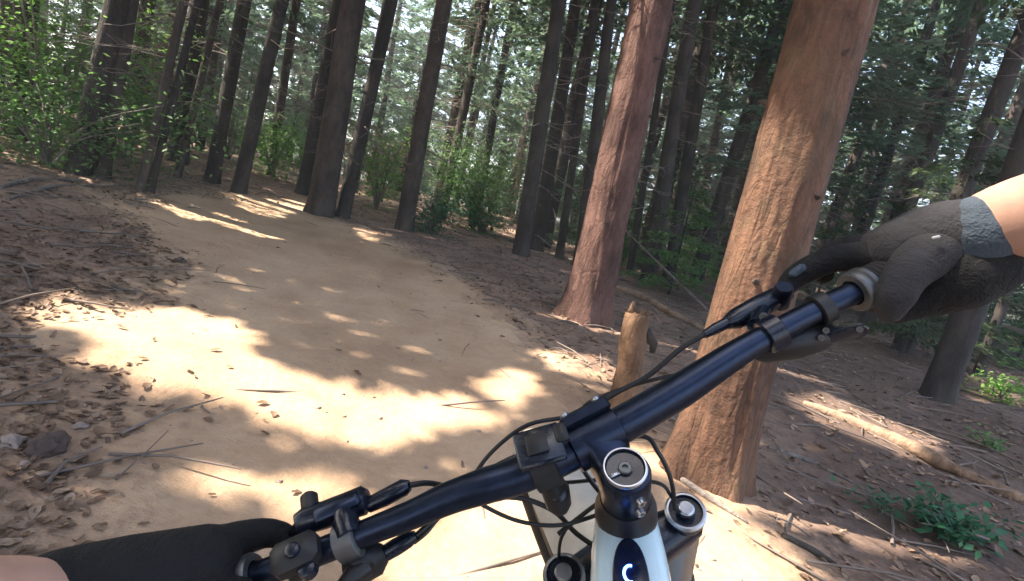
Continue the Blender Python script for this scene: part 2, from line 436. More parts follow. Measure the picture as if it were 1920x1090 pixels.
# ------------------------------------------------------------------ trees
def leaf_quads(P, D, N, L, W):
    """quads centred on P, long axis D, normal-ish N"""
    D = D / (np.linalg.norm(D, axis=1, keepdims=True) + 1e-9)
    B = np.cross(N, D); B /= (np.linalg.norm(B, axis=1, keepdims=True) + 1e-9)
    L = np.asarray(L)[:, None] * .5; W = np.asarray(W)[:, None] * .5
    V = np.stack([P - D * L, P + B * W - D * L * .1, P + D * L, P - B * W - D * L * .1], 1).reshape(-1, 3)
    F = np.arange(len(P) * 4).reshape(-1, 4)
    return V, F
def conifer_leaves(n, z0, z1, rad, rng, L=(.16, .30), droop=.25, low=0.75):
    nb = 46 if n > 3000 else 34
    bz = z0 + (z1 - z0) * rng.random(nb) ** 1.1
    ba = rng.random(nb) * 2 * np.pi
    taper = 1 - ((bz - z0) / (z1 - z0)) ** 1.3
    br = rad * (.25 + low * taper) * (.75 + .5 * rng.random(nb))
    k = rng.choice(nb, n, p=br / br.sum())
    t = .12 + .88 * rng.random(n) ** .7
    side = (rng.random(n) - .5) * .62 * br[k] * np.sqrt(np.clip(1.15 - t, .1, 1))
    ca, sa = np.cos(ba[k]), np.sin(ba[k])
    x = ca * t * br[k] - sa * side; y = sa * t * br[k] + ca * side
    z = bz[k] - droop * br[k] * t ** 2 + (rng.random(n) - .5) * .16 - np.abs(side) * .15
    P = np.stack([x, y, z], 1)
    D = np.stack([ca - sa * side * 1.6, sa + ca * side * 1.6, -.25 + .5 * (rng.random(n) - .5)], 1) + (rng.random((n, 3)) - .5) * .9
    N = np.stack([rng.random(n) - .5, rng.random(n) - .5, np.ones(n) * .8], 1)
    l = L[0] + (L[1] - L[0]) * rng.random(n)
    return P, D, N, l, l * (.32 + .25 * rng.random(n)), (bz, ba, br)
def cut_gaps(Pw, rng):
    s = sunplane(Pw); keep = np.ones(len(Pw), bool)
    wob = np.stack([fbm(s[:, 0] * 1.7, s[:, 1] * 1.7, oct=2, seed=51), fbm(s[:, 0] * 1.7, s[:, 1] * 1.7, oct=2, seed=57)], 1) * .07
    for poly, share, margin in GAPS:
        sdv = poly_sd(s[:, 0] + wob[:, 0], s[:, 1] + wob[:, 1], poly)
        hit = sdv > -margin
        if share < 1: 
            clump = .5 + .62 * fbm(s[:, 0] * 3.2, s[:, 1] * 3.2, oct=2, seed=77)
            hit &= clump < share + .25 * (rng.random(len(s)) - .5)
        keep &= ~hit
    return keep
def trunk_mesh(h, r0, lean, seg, rings, seed, flare=.45, top=.35, rough=.05, crook=.10, ridge=0.0):
    zz = np.concatenate([np.linspace(-.25, .0, 3)[:-1], h * np.linspace(0, 1, rings) ** 1.35])
    th = np.linspace(0, 2 * np.pi, seg, endpoint=False)
    Zz, T = np.meshgrid(zz, th, indexing='ij')
    t = np.clip(Zz / h, 0, 1)
    lobes = 1 + .6 * np.cos(T * 5 + seed + .7 * np.sin(T * 2 + seed))
    r = r0 * ((1 - t) * (1 - top) + top) + r0 * flare * np.exp(-np.clip(Zz, -.2, 9) / (r0 * 1.1)) * lobes
    ct, st = np.cos(T), np.sin(T)
    r = r * (1 + rough * fbm(ct * 1.5 + seed, st * 1.5, Zz * 1.1, 3, seed) + rough * .7 * fbm(ct * 5 + seed, st * 5, Zz * 4.5, 2, seed + 5))
    if ridge:
        rn = 1 - np.abs(fbm(ct * 7 + seed, st * 7, Zz * 1.6, 2, seed + 9)); r = r * (1 + ridge * (rn - .6))
    cx = lean[0] * Zz / h + crook * r0 * 3 * np.sin(Zz * .8 + seed) * t
    cy = lean[1] * Zz / h + crook * r0 * 3 * np.cos(Zz * .7 + seed * 2) * t
    V = np.stack([cx + r * ct, cy + r * st, Zz], -1).reshape(-1, 3)
    nr = len(zz); i = np.arange(nr - 1)[:, None]; j = np.arange(seg)[None, :]
    F = np.stack([i * seg + j, i * seg + (j + 1) % seg, (i + 1) * seg + (j + 1) % seg, (i + 1) * seg + j], -1).reshape(-1, 4)
    return V, F
def dead_branch_mesh(seed, L, r):
    rg = random.Random(seed); mb = MB(); pts = []
    for k in range(6):
        t = k / 5; pts.append(Vector((t * L, .10 * L * math.sin(t * 3 + seed) * t, (-.18 * t + .16 * t * t * rg.uniform(-.6, 1.4)) * L)))
    mb.tube(pts, [r * (1 - .8 * k / 5) for k in range(6)], 5)
    for k in range(rg.randint(4, 8)):
        t = rg.uniform(.2, .95); p = pts[min(4, int(t * 5))].lerp(pts[min(5, int(t * 5) + 1)], t * 5 % 1)
        s_ = rg.choice((-1, 1)); l = L * rg.uniform(.15, .42) * (1.1 - t * .6)
        d = Vector((rg.uniform(.3, .9), s_ * rg.uniform(.4, 1), rg.uniform(-.35, .25))).normalized()
        m = p + d * l * .5 + Vector((0, 0, rg.uniform(-.03, .03)))
        mb.tube([p, m, p + d * l + Vector((0, 0, -.05 * l))], [r * .4, r * .28, r * .12], 4, cap=False)
    return mb.mesh('branch')
BR = [dead_branch_mesh(s_, random.uniform(.9, 1.6), random.uniform(.009, .014)) for s_ in range(9)]
for b_ in BR: b_.materials.append(M['deadwood'])
def stub_mesh(seed):
    rg = random.Random(seed); mb = MB()
    mb.tube([(-.04, 0, 0), (-.004, 0, .0), (.010, .004, .004), (.022 + rg.random() * .02, .006, .008)], [.034, .025, .016, .008], 9)
    Vv = mb.V[0]; Vv += .006 * np.stack([fbm(Vv[:, 0] * 60 + seed, Vv[:, 1] * 60, Vv[:, 2] * 60 + k, 2, seed) for k in range(3)], 1)
    return mb.mesh('branch_stub')
STUB = [stub_mesh(k) for k in range(3)]
for b_ in STUB: b_.materials.append(M['bark_mid'])
TREES = []; CROWNS = []
def tree(name, label, bx, by, diam_px=None, top=None, mat='bark_dark', height=None, branches=8, blo=1.6, seed=0, base=None, group=None,
         diam=None, seg=16, rings=46, crown=5200, cz=None, crad=2.4, stubs=0, bend=None, flare=.16, rough=.05):
    b = base if base is not None else G(bx, by)
    if diam is None: diam = diam_px * depth(b) / FPX * math.cos(ROLL)
    lean = (0, 0); rg = random.Random(seed + 100); nrg = np.random.default_rng(seed + 5)
    h = height or rg.uniform(13.5, 16.5)
    if top is not None:                        # lean so that the stem leaves the top of the frame where the photo's does
        d = ray(*top); a = (Vector((b.x, b.y, 0)) - Vector((CP.x, CP.y, 0))).length / Vector((d.x, d.y, 0)).length
        q = CP + d * a; k = h / max(1.0, q.z - b.z)
        lean = ((q.x - b.x) * k, (q.y - b.y) * k)
        m = math.hypot(*lean)
        if m > .22 * h: lean = (lean[0] * .22 * h / m, lean[1] * .22 * h / m)
    z = gzf(b.x, b.y)
    t = thing(name, label, 'tree', (b.x, b.y, z), 0, group)
    Vt, Ft = trunk_mesh(h, diam / 2, lean, seg, rings, seed, flare=flare, rough=rough, ridge=.05 if seg > 40 else 0)
    link('trunk', mesh_np('trunk', Vt, Ft), M[mat], t)
    for k in range(branches):
        hz = blo + (5.4 - blo) * (k + rg.random()) / branches; an = rg.uniform(0, 2 * math.pi)
        o = link('branch', rg.choice(BR), None, t, (lean[0] * hz / h + math.cos(an) * diam * .3, lean[1] * hz / h + math.sin(an) * diam * .3, hz))
        o.rotation_euler = (rg.uniform(-.3, .3), rg.uniform(-.15, .25), an); s_ = rg.uniform(.6, 1.15); o.scale = (s_, s_, s_)
    for k in range(stubs):
        hz = .7 + 2.9 * (k + rg.random() * .8) / stubs; an = rg.uniform(math.pi * .85, math.pi * 2.1)
        rr = diam / 2 * (1 - hz / h * .65) * .97
        o = link('branch_stub', STUB[k % 3], None, t, (lean[0] * hz / h + math.cos(an) * rr, lean[1] * hz / h + math.sin(an) * rr, hz))
        o.rotation_euler = (rg.uniform(0, 3), rg.uniform(-.3, .2), an); o.scale = (rg.uniform(.6, 1.3), rg.uniform(.6, 1.2), rg.uniform(.45, .8))
    if crown:
        P, D, N, l, w, (bz, ba, br) = conifer_leaves(crown, cz or 5.6, h + .6, crad, nrg)
        off = np.stack([lean[0] * P[:, 2] / h, lean[1] * P[:, 2] / h, np.zeros(len(P))], 1)
        P = P + off
        keep = cut_gaps(P + np.array([b.x, b.y, z]), nrg)
        CROWNS.append([t, np.array([b.x, b.y, z]), P[keep], D[keep], N[keep], l[keep], w[keep]])
    TREES.append((b.x, b.y, diam))
    return t, b, lean, h
T = tree
d_big = depth(G(1322, 885)); d_pink = depth(G(1095, 598)); d_st = depth(G(1180, 765))
def gap_trunk(px, base, r_, share=1.0, margin=.15):     # pixels on an upright stem standing at the base pixel
    g = G(*base); hd = math.hypot(g.x, g.y) - r_; P = []
    for x, y in px:
        d = ray(x, y); P.append(tuple(CP + d * (hd / math.hypot(d.x, d.y))))
    GAPS.append((sunplane(P), share, margin))
gap_trunk([(1205, 905), (1340, 905), (1400, 640), (1450, 420), (1440, 340), (1350, 340)], (1322, 885), .15)
gap_trunk([(1060, 440), (1170, 440), (1225, -10), (1140, -10)], (1095, 598), .2)
gap_trunk([(1050, 545), (1100, 570), (1110, 620), (1045, 620)], (1095, 598), .2)
gap_trunk([(-80, 290), (160, 290), (170, 60), (-80, 60)], (60, 330), -1.2, .95)
gap_trunk([(770, 345), (985, 345), (995, 210), (770, 200)], (885, 432), .3, 1.0)
gap_trunk([(470, 340), (580, 340), (580, 240), (470, 240)], (505, 352), -2.0, .95)
gap_trunk([(250, 360), (285, 360), (345, 110), (300, 110)], (264, 361), .1)
gap_trunk([(620, 412), (650, 412), (690, 200), (645, 200)], (641, 408), .15)
gap_at([(1135, 650), (1210, 645), (1212, 555), (1140, 555)], d_st - .08, 1, .05)
gap_at([(1875, 330), (2000, 260), (2000, 420), (1885, 420)], .40, 1, .10)
gap_at([(960, 330), (1000, 330), (1000, 230), (960, 230)], 8.0)
gap_at([(480, 330), (570, 330), (570, 250), (480, 250)], 12.0, .9)
gap_at([(660, 330), (960, 330), (980, 220), (660, 220)], 10.0, .8)

T('conifer_tree', 'thick reddish-brown conifer trunk with knots rising behind the right side of the handlebar', 1322, 885, 138, (1562, 0), 'bark_red', seed=1, seg=110, rings=260, branches=3, blo=3.6, stubs=8, flare=.24, crown=6500, rough=.04)
T('conifer_tree', 'pinkish-barked leaning conifer standing behind the cut stump at the trail edge', 1095, 598, 84, (1226, 0), 'bark_pink', seed=2, seg=90, rings=240, branches=5, blo=3.0, stubs=6, flare=.26)
named = [
 ('stout grey conifer trunk at the outer edge of the trail bend', 600, 402, 50, (664, 0), 'bark_mid', 5),
 ('dark conifer with a sunlit strip touching the stout grey trunk at the bend', 641, 408, 27, (735, 0), 'bark_dark', 6),
 ('slim dark conifer just behind the stout grey trunk at the bend', 566, 364, 24, (636, 0), 'bark_dark', 8),
 ('straight dark conifer between the sunlit trail end and the leafy bush', 447, 361, 27, (530, 0), 'bark_dark', 9),
 ('dark conifer behind the sunlit streaks at the head of the trail', 397, 342, 26, (458, 0), 'bark_dark', 10),
 ('thin pale conifer stem behind the twin stems', 333, 334, 13, (408, 20), 'bark_mid', 8),
 ('slim twin conifer stem with a sunlit side at the trail head', 263, 361, 16, (346, 0), 'bark_mid', 6),
 ('darker twin conifer stem pressed against the sunlit one', 281, 360, 14, (372, 0), 'bark_dark', 6),
 ('greyish conifer beside the dark leaning pair on the left bank', 190, 330, 26, (247, 0), 'bark_mid', 8),
 ('thick dark leaning conifer at the bright green thicket', 146, 322, 40, (222, 0), 'bark_dark', 8),
 ('reddish dark conifer standing among dead twigs right of the trail bend', 757, 432, 33, (832, 0), 'bark_mid', 10),
 ('dark conifer behind the broken sunlit snag', 976, 478, 31, (1048, 0), 'bark_dark', 10),
 ('dark conifer paired closely with the one behind the broken snag', 1004, 470, 27, (1082, 0), 'bark_dark', 10),
 ('dark slim conifer just behind the pinkish trunk', 1086, 500, 25, (1148, 0), 'bark_dark', 10),
 ('dark conifer in the shaded thicket between the two big trunks', 1215, 530, 31, (1302, 0), 'bark_dark', 10),
 ('second dark conifer in the shaded thicket, leaning over the dead stick', 1254, 525, 25, (1338, 0), 'bark_dark', 9),
 ('slim conifer with a mossy yellow side left of the big reddish trunk', 1290, 505, 16, (1362, 150), 'bark_mid', 7),
 ('shaded conifer half hidden behind the big reddish trunk', 1395, 430, 26, (1462, 0), 'bark_dark', 8),
 ('reddish conifer rising behind the gloved right hand', 1700, 560, 44, (1828, 0), 'bark_red', 12),
 ('dark leaning conifer at the bright green seedlings beyond the log', 1757, 745, 52, (1905, 330), 'bark_dark', 6),
 ('dark conifer beneath the gloved right hand', 1690, 660, 34, (1790, 400), 'bark_dark', 6),
 ('thin dark conifer stem next to the bright green seedlings', 1832, 705, 17, (1930, 430), 'bark_dark', 6),
 ('slim dark conifer seen between the big reddish trunk and the gloved hand', 1575, 560, 18, (1672, 150), 'bark_dark', 8),
 ('thin dark conifer stem just left of the pinkish trunk', 1048, 485, 16, (1118, 0), 'bark_dark', 8),
 ('thin dark conifer stem in the shaded thicket right of the pinkish trunk', 1180, 515, 14, (1262, 0), 'bark_dark', 8),
 ('slim dark conifer behind the wide leafy sapling', 890, 418, 17, (965, 0), 'bark_dark', 8),
 ('grey conifer beyond the bare forearm', 1800, 480, 34, (1905, 0), 'bark_mid', 10),
]
for i, (lab, bx, by, w, top, mat, nb) in enumerate(named):
    T('conifer_tree', lab, bx, by, w, top, mat, seed=20 + i, branches=nb + 5, blo=1.0, crown=3600, cz=6.2, crad=2.1, seg=18, rings=60)
# unseen trees added beside and behind the camera so their crowns shade the trail
shade = [(-4.6, 1.2), (-7.4, 3.4), (-6.2, -1.6), (-9.5, .6), (-10.6, 5.2), (-3.4, -3.2), (-8.0, -4.4), (-12.5, -2.2), (-13.0, 8.0), (-9.8, 9.4), (-5.5, -6.5),
         (-15.5, 3.2), (-11.5, -6.5), (-16.5, 10.5), (-14.5, -6), (-18, -.5), (-13.2, 13), (-6.5, 6.4)]
for i, (x, y) in enumerate(shade):
    T('conifer_tree', 'unseen conifer added beside the trail so its crown shades the bend', 0, 0, mat='bark_mid', base=Vector((x, y, 0)), diam=random.uniform(.24, .34), seed=60 + i, branches=4,
      group='conifers beside the trail behind the rider', seg=12, rings=24, crown=6200, cz=4.6, crad=2.9)
# extra leaf sprays added to nearest crowns to put parts of trail in shade
def close_canopy():
    rg = np.random.default_rng(77); cell = .16; need = 3.6
    gg = [(px, py) for px in range(-60, 1990, 26) for py in range(372, 1100, 13)] + [(px, py) for px in range(0, 700, 20) for py in range(374, 470, 6)]
    gpts = [Vector(g) for g in G_many(*zip(*gg)) if g[1] < 16]
    s = sunplane([tuple(g) for g in gpts]); cov = {}
    for c in CROWNS:
        q = np.floor(sunplane(c[2] + c[1]) / cell).astype(int); a = c[5] * c[6] * .25 / cell ** 2
        for (i, j), w in zip(map(tuple, q), a): cov[(i, j)] = cov.get((i, j), 0) + w
    ins = np.full(len(s), -9.0)
    for poly, share, margin in GAPS: ins = np.maximum(ins, poly_sd(s[:, 0], s[:, 1], poly) + margin)
    cells = {}
    for g, q, v in zip(gpts, s, ins):
        if v > -.05: continue
        ij = (int(math.floor(q[0] / cell)), int(math.floor(q[1] / cell)))
        if ij not in cells: cells[ij] = g
    for ij, g in list(cells.items()):                       # the cells between the samples too
        for di in (-1, 0, 1):
            for dj in (-1, 0, 1): cells.setdefault((ij[0] + di, ij[1] + dj), g)
    tx = np.array([c[1][:2] for c in CROWNS]); allp = []
    for ij, g in cells.items():
        d = need - cov.get(ij, 0)
        if d <= 0: continue
        k = int(d * cell ** 2 / .0075) + 1
        gs = sunplane([tuple(g)])[0]
        for _ in range(min(k, 16)):
            sp = (np.array(ij) + rg.random(2)) * cell - gs
            h = (rg.uniform(5.2, 9.5) - g.z) / SUN.z
            p = np.array(g) + np.array(SUN) * h + SA * sp[0] + SB * sp[1]
            allp.append(p)
    allp = np.array(allp); near = np.argmin(((allp[:, None, :2] - tx[None]) ** 2).sum(-1), 1)
    add = [allp[near == m] for m in range(len(CROWNS))]
    for c, a in zip(CROWNS, add):
        if not len(a): continue
        P = np.array(a); n = len(P); keep = cut_gaps(P, rg); P = P[keep] - c[1]; n = len(P)
        D = np.stack([P[:, 0], P[:, 1], -.3 * np.ones(n)], 1) + rg.normal(size=(n, 3)) * .6
        N = np.stack([rg.normal(size=n) * .4, rg.normal(size=n) * .4, np.ones(n)], 1); l = rg.uniform(.16, .3, n)
        for k, v in zip((2, 3, 4, 5, 6), (P, D, N, l, l * .45)): c[k] = np.concatenate([c[k], v])
close_canopy()
for t, o_, P, D, N, l, w in CROWNS:
    Vl, Fl = leaf_quads(P, D, N, l, w)
    link('crown', mesh_np('crown', Vl, Fl, smooth=False), M['needles'], t)
# far conifers: one stem, crown and twig mesh of each kind, copied
def far_kind(k):
    rg = np.random.default_rng(300 + k); h = 15 + k
    Vt, Ft = trunk_mesh(h, .13 + .015 * k, (rg.uniform(-.7, .7), rg.uniform(-.5, .5)), 10, 22, 40 + k, flare=.15)
    tm = mesh_np('trunk', Vt, Ft); tm.materials.append(M['bark_dark' if k % 2 else 'bark_mid'])
    P, D, N, l, w, (bz, ba, br) = conifer_leaves(3400, 3.2 + .8 * (k % 3), h + .5, 2.0, rg, L=(.11, .23))
    Vl, Fl = leaf_quads(P, D, N, l, w); cm = mesh_np('crown', Vl, Fl, smooth=False); cm.materials.append(M['needles_hazed'])
    mb = MB(); r2 = random.Random(k)
    for q in range(60):
        z = r2.uniform(.6, 6.5); a = r2.uniform(0, 6.28); L = r2.uniform(.5, 1.7)
        d = Vector((math.cos(a), math.sin(a), r2.uniform(-.3, .1)))
        p = Vector((0, 0, z)); e = p + d * L + Vector((0, 0, -.12 * L))
        mb.tube([p, p + d * L * .5, e], [.012, .009, .003], 4, cap=False)
        for s_ in range(4):
            t = r2.uniform(.25, 1); pp = p.lerp(e, t); dd = Vector((math.cos(a + r2.choice((-.9, .9))), math.sin(a + r2.choice((-.9, .9))), r2.uniform(-.4, .2)))
            mb.tube([pp, pp + dd * r2.uniform(.15, .5)], [.006, .002], 3, cap=False)
    wm = mb.mesh('twig_thicket'); wm.materials.append(M['deadwood'])
    return tm, cm, wm
FK = [far_kind(k) for k in range(5)]
cnt = 0; tries = 0; spots = [(a, b) for a, b, _ in TREES]
rg = random.Random(5)
while cnt < 120 and tries < 6000:
    tries += 1
    ang = rg.uniform(-58, 58); dist = 9 + 27 * rg.random() ** .75
    x, y = dist * math.sin(R(ang)), dist * math.cos(R(ang))
    if any((x - a) ** 2 + (y - b) ** 2 < (1.25 if dist < 16 else 1.0) ** 2 for a, b in spots): continue
    if poly_sd(np.array([x]), np.array([y]), TRAIL)[0] > -.8: continue
    if dist < 13 and -30 < ang < -5 : continue
    v_ = Vector((x, y, 1.0)) - CP; ppx = 960 + FPX * v_.dot(CR) / v_.dot(CF)
    if 780 < ppx < 985 and dist < 12.5: continue
    spots.append((x, y)); k = rg.randrange(5)
    t = thing('far_conifer', 'slim far conifer with dead twigs on its stem, deep in the woods behind the trail', 'tree', (x, y, gzf(x, y)), rg.uniform(0, 6.28), 'far conifers in the background woods')
    s_ = rg.uniform(.8, 1.25); t.scale = (s_, s_, rg.uniform(.85, 1.15))
    link('trunk', FK[k][0], None, t); link('crown', FK[rg.randrange(5)][1], None, t); stuff(link('twig_thicket', FK[k][2], None, t))
    cnt += 1
# the wood beyond, which reads as one mass
nrg = np.random.default_rng(9); VV = []; FF = []; n0 = 0; trunks = MB()
for q in range(210):
    a = R(nrg.uniform(-64, 64)); dd = nrg.uniform(30, 72); x, y = dd * math.sin(a), dd * math.cos(a); z = gzf(x, y)
    P, D, N, l, w, _ = conifer_leaves(560, nrg.uniform(.2, 2.2), nrg.uniform(13, 18), 2.6, nrg, L=(.45, .95))
    P = P + np.array([x, y, z]); Vl, Fl = leaf_quads(P, D, N, l, w); VV.append(Vl); FF.append(Fl + n0); n0 += len(Vl)
far = link('far_wood', mesh_np('far_wood', np.concatenate(VV), np.concatenate(FF), smooth=False), M['needles_hazed'])
stuff(far); far['label'] = 'pale green mass of distant woodland behind the conifers'; far['category'] = 'woodland'

# ------------------------------------------------------------------ shrubs, seedlings
def shrub(name, label, base, h, w, n, mat, lsz=.09, stems=7, seed=0, flat=.55, lo=.15):
    rg = np.random.default_rng(seed); r2 = random.Random(seed)
    t = thing(name, label, 'plant', base)
    mb = MB(); tips = []
    for k in range(stems):
        a = r2.uniform(0, 6.28); rr = w * r2.uniform(.25, .95)
        e = Vector((math.cos(a) * rr, math.sin(a) * rr, h * r2.uniform(.45, 1)))
        m = Vector((e.x * .35, e.y * .35, e.z * .6))
        pts = spline([(0, 0, -.04), m, e], 4); mb.tube(pts, lerp_list([.014 * h ** .5, .009 * h ** .5, .003], len(pts)), 5); tips.append(pts)
    link('stem', mb.mesh('stem'), M['deadwood'], t)
    P = []; D = []
    for i in range(n):
        pts = tips[rg.integers(len(tips))]; f = max(lo, rg.random() ** .6) * (len(pts) - 1); k = min(int(f), len(pts) - 2)
        c = pts[k].lerp(pts[k + 1], f - k); sp = w * .30
        P.append((c.x + rg.normal() * sp, c.y + rg.normal() * sp, max(.03, c.z + rg.normal() * sp * flat)))
        D.append((rg.normal(), rg.normal(), rg.normal() * .4 - .25))
    P = np.array(P); D = np.array(D); N = np.stack([rg.normal(size=n) * .35, rg.normal(size=n) * .35, np.ones(n)], 1)
    l = lsz * (.6 + .8 * rg.random(n)); Vl, Fl = leaf_quads(P, D, N, l, l * .55)
    link('foliage', mesh_np('foliage', Vl, Fl, smooth=False), M[mat], t)
    return t
def gb(px, py, back=0.0):
    g = G(px, py); d = Vector((g.x, g.y, 0)).normalized() * back
    return Vector((g.x + d.x, g.y + d.y, gzf(g.x + d.x, g.y + d.y)))
shrub('broadleaf_shrub', 'tall bright yellow-green broadleaf thicket at the far side of the left bank', gb(60, 330, 2.2), 2.3, 1.4, 6000, 'leaf_bright', .065, 16, 1)
shrub('broadleaf_shrub', 'bluish green bushy undergrowth below the bright thicket on the left bank', gb(90, 325, .6), 1.2, 1.3, 3600, 'leaf_mid', .06, 12, 2)
shrub('broadleaf_shrub', 'green bush between the grey conifer and the twin stems', gb(228, 338, 2.0), 1.2, .9, 1100, 'leaf_mid', .10, 9, 3)
shrub('broadleaf_shrub', 'light green bush behind the sunlit head of the trail', gb(505, 352, 2.0), 1.5, 1.1, 3000, 'leaf_bright', .075, 10, 4)
shrub('broadleaf_shrub', 'yellowish green leafy sapling beside the dark conifer at the bend', gb(700, 415, 2.2), 1.9, .8, 2200, 'leaf_bright', .075, 8, 5)
shrub('broadleaf_shrub', 'wide green sapling spreading its leaves before the twiggy woods', gb(885, 432, .2), 1.95, 1.5, 7500, 'leaf_mid', .075, 16, 6, lo=.35)
shrub('young_conifer', 'dark green low conifer seedling beside the trail bend', gb(800, 445, .5), .75, .55, 1200, 'leaf_deep', .07, 10, 7)
shrub('young_conifer', 'dark shaded evergreen undergrowth behind the trail bend', gb(900, 440, .4), .8, .7, 1300, 'leaf_deep', .07, 12, 8)
shrub('seedling', 'bright green leafy seedlings at the foot of the dark leaning conifer', gb(1870, 755, .1), .30, .34, 420, 'leaf_bright', .055, 9, 9)
shrub('seedling', 'deep green low plant on the shaded floor below the pale log', gb(1770, 1005), .16, .22, 430, 'leaf_deep', .045, 10, 10, flat=.35)
shrub('seedling', 'small sparse green plant between the low plant and the big trunk', gb(1650, 960), .08, .16, 90, 'leaf_deep', .035, 7, 11, flat=.35)
shrub('seedling', 'small green sprig near the end of the pale log', gb(1850, 840), .12, .14, 110, 'leaf_mid', .04, 6, 12)
shrub('broadleaf_shrub', 'pale green shrub behind the big reddish trunk and the dead stick', gb(1345, 470, 1.5), 1.4, .7, 900, 'leaf_mid', .10, 8, 13)
for i, (px, py, bk) in enumerate([(150, 335, 6), (420, 345, 6), (640, 360, 8), (1150, 440, 5), (1480, 480, 6), (1640, 540, 4), (1860, 590, 4), (1560, 500, 9), (1010, 400, 9), (40, 330, 9), (240, 340, 8), (330, 340, 10), (500, 350, 9), (570, 360, 12), (700, 380, 7), (760, 380, 11), (830, 390, 8), (900, 390, 12), (960, 400, 7), (1080, 420, 9), (1200, 430, 10), (1290, 450, 8), (1370, 470, 11), (1440, 470, 8), (1600, 520, 8), (1700, 560, 7), (1760, 580, 9), (1830, 600, 8), (1900, 620, 6)]):
    tt = shrub('undergrowth_bush', 'dull undergrowth bush standing deep among the far stems', gb(px, py, bk), 1.7 + .45 * (i % 4), 1.4, 1000, ('leaf_mid', 'needles_hazed', 'litter', 'needles_hazed')[i % 4], .15, 9, 40 + i)
    tt['group'] = 'undergrowth bushes among the far stems'

YK = []
for k in range(3):
    r_ = np.random.default_rng(700 + k); h = 3.2 + .9 * k
    P, D, N, l, w, _ = conifer_leaves(4200, .25, h, 1.25 + .15 * k, r_, L=(.07, .15), droop=.1)
    Vl, Fl = leaf_quads(P, D, N, l, w); cm = mesh_np('crown', Vl, Fl, smooth=False); cm.materials.append(M[('leaf_mid', 'needles_hazed', 'needles')[k]])
    Vt, Ft = trunk_mesh(h, .035, (.1, .05), 8, 12, k); tm = mesh_np('trunk', Vt, Ft); tm.materials.append(M['bark_dark']); YK.append((tm, cm))
yg = random.Random(31); spots2 = []
ylab = ('fresh green young spruce growing among the bare stems', 'pale green young spruce growing among the bare stems', 'dark green young spruce growing among the bare stems')
while len(spots2) < 46:
    ang = yg.uniform(-52, 56); dist = 8.5 + 15 * yg.random(); x, y = dist * math.sin(R(ang)), dist * math.cos(R(ang))
    if ang < -12 and dist < 13.5: continue
    v_ = Vector((x, y, 1.0)) - CP; ppx = 960 + FPX * v_.dot(CR) / v_.dot(CF)
    if 740 < ppx < 1010 and dist < 15.5: continue
    if poly_sd(np.array([x]), np.array([y]), TRAIL)[0] > -1.2 or any((x - a) ** 2 + (y - b) ** 2 < 1.6 for a, b in spots2) or any((x - a) ** 2 + (y - b) ** 2 < .3 for a, b in spots): continue
    spots2.append((x, y)); k = yg.choice((0, 1, 1, 2)); t = thing('young_spruce', ylab[k], 'young tree', (x, y, gzf(x, y)), yg.uniform(0, 6.28), ('fresh', 'pale', 'dark')[k] + ' young spruces between the stems')
    q = yg.uniform(.45, .95) * (1.0 if dist > 12 else .7); t.scale = (q * 1.1, q * 1.1, q)
    link('trunk', YK[k][0], None, t); link('crown', YK[k][1], None, t)
# ------------------------------------------------------------------ stump, logs, dead wood
def ragged_log(mb, pts, rad, seg=16, seed=0, rag=.25):
    pts = spline(pts, 6); rad = lerp_list(rad, len(pts)); k0 = mb.n
    mb.tube(pts, rad, seg)
    Vn = mb.V[-1]; c = np.repeat(np.array([tuple(p) for p in pts]), seg, 0)
    Vn += (Vn - c) * (rag * fbm(Vn[:, 0] * 9 + seed, Vn[:, 1] * 9, Vn[:, 2] * 9, 3, seed))[:, None]
    return mb
sb = G(1168, 765); ds = depth(sb)
st = thing('tree_stump', 'thin sunlit cut stump with a splintered yellow top at the trail edge', 'stump', sb)
up = C(1182, 578, ds) - sb; up = Vector((up.x * .55, up.y * .55, up.z))
rs = 26 * ds / FPX
mb = MB(); ragged_log(mb, [(0, 0, -.1), up * .02, up * .35, up * .7, up * .97], [rs * 1.45, rs * 1.3, rs * 1.0, rs * .97, rs * .9], 20, 4, .16)
link('trunk', mb.mesh('trunk'), M['stumpwood'], st)
mb = MB()
for k in range(9):
    a = k * .7; p = up * .95 + Vector((math.cos(a), math.sin(a), 0)) * rs * .62
    mb.tube([p, p + Vector((random.uniform(-.01, .01), random.uniform(-.01, .01), random.uniform(.02, .075)))], [rs * .3, .003], 5)
link('splintered_top', mb.mesh('splintered_top'), M['stumpwood'], st)
mb = MB(); mb.tube([up * .82 + Vector((rs * .6, 0, 0)), up * .80 + Vector((rs * 1.5, -.01, -.05)), up * .62 + Vector((rs * 1.45, 0, 0))], [rs * .45, rs * .32, rs * .2], 8)
link('side_splinter', mb.mesh('side_splinter'), M['bark_mid'], st)
def lying(name, label, cat, px, rad_px, mat, seed=0, lift=.6, group=None, seg=10, rag=.25):
    pts = []; rr = []
    for i, (x, y) in enumerate(px):
        g = G(x, y); r_ = (rad_px[i] if hasattr(rad_px, '__len__') else rad_px) * depth(g) / FPX
        pts.append(Vector((g.x, g.y, gzf(g.x, g.y) + r_ * lift))); rr.append(r_)
    mb = MB(); ragged_log(mb, pts, rr, seg, seed, rag)
    o = pts[0].copy()
    ob = link(name, mb.mesh(name, origin=o), M[mat], None, o); tag(ob, label, cat, group); return ob
lying('fallen_log', 'pale sunlit fallen log lying on the floor right of the big reddish trunk', 'log', [(1505, 757), (1600, 795), (1710, 846), (1800, 890), (1925, 948)], [5, 11, 14, 12, 9], 'logwood', 1, seg=16)
lying('fallen_log', 'short pale fallen log behind the cut stump', 'log', [(1150, 537), (1200, 560), (1260, 590), (1330, 625)], [4, 7, 6, 4], 'logwood', 2, seg=14)
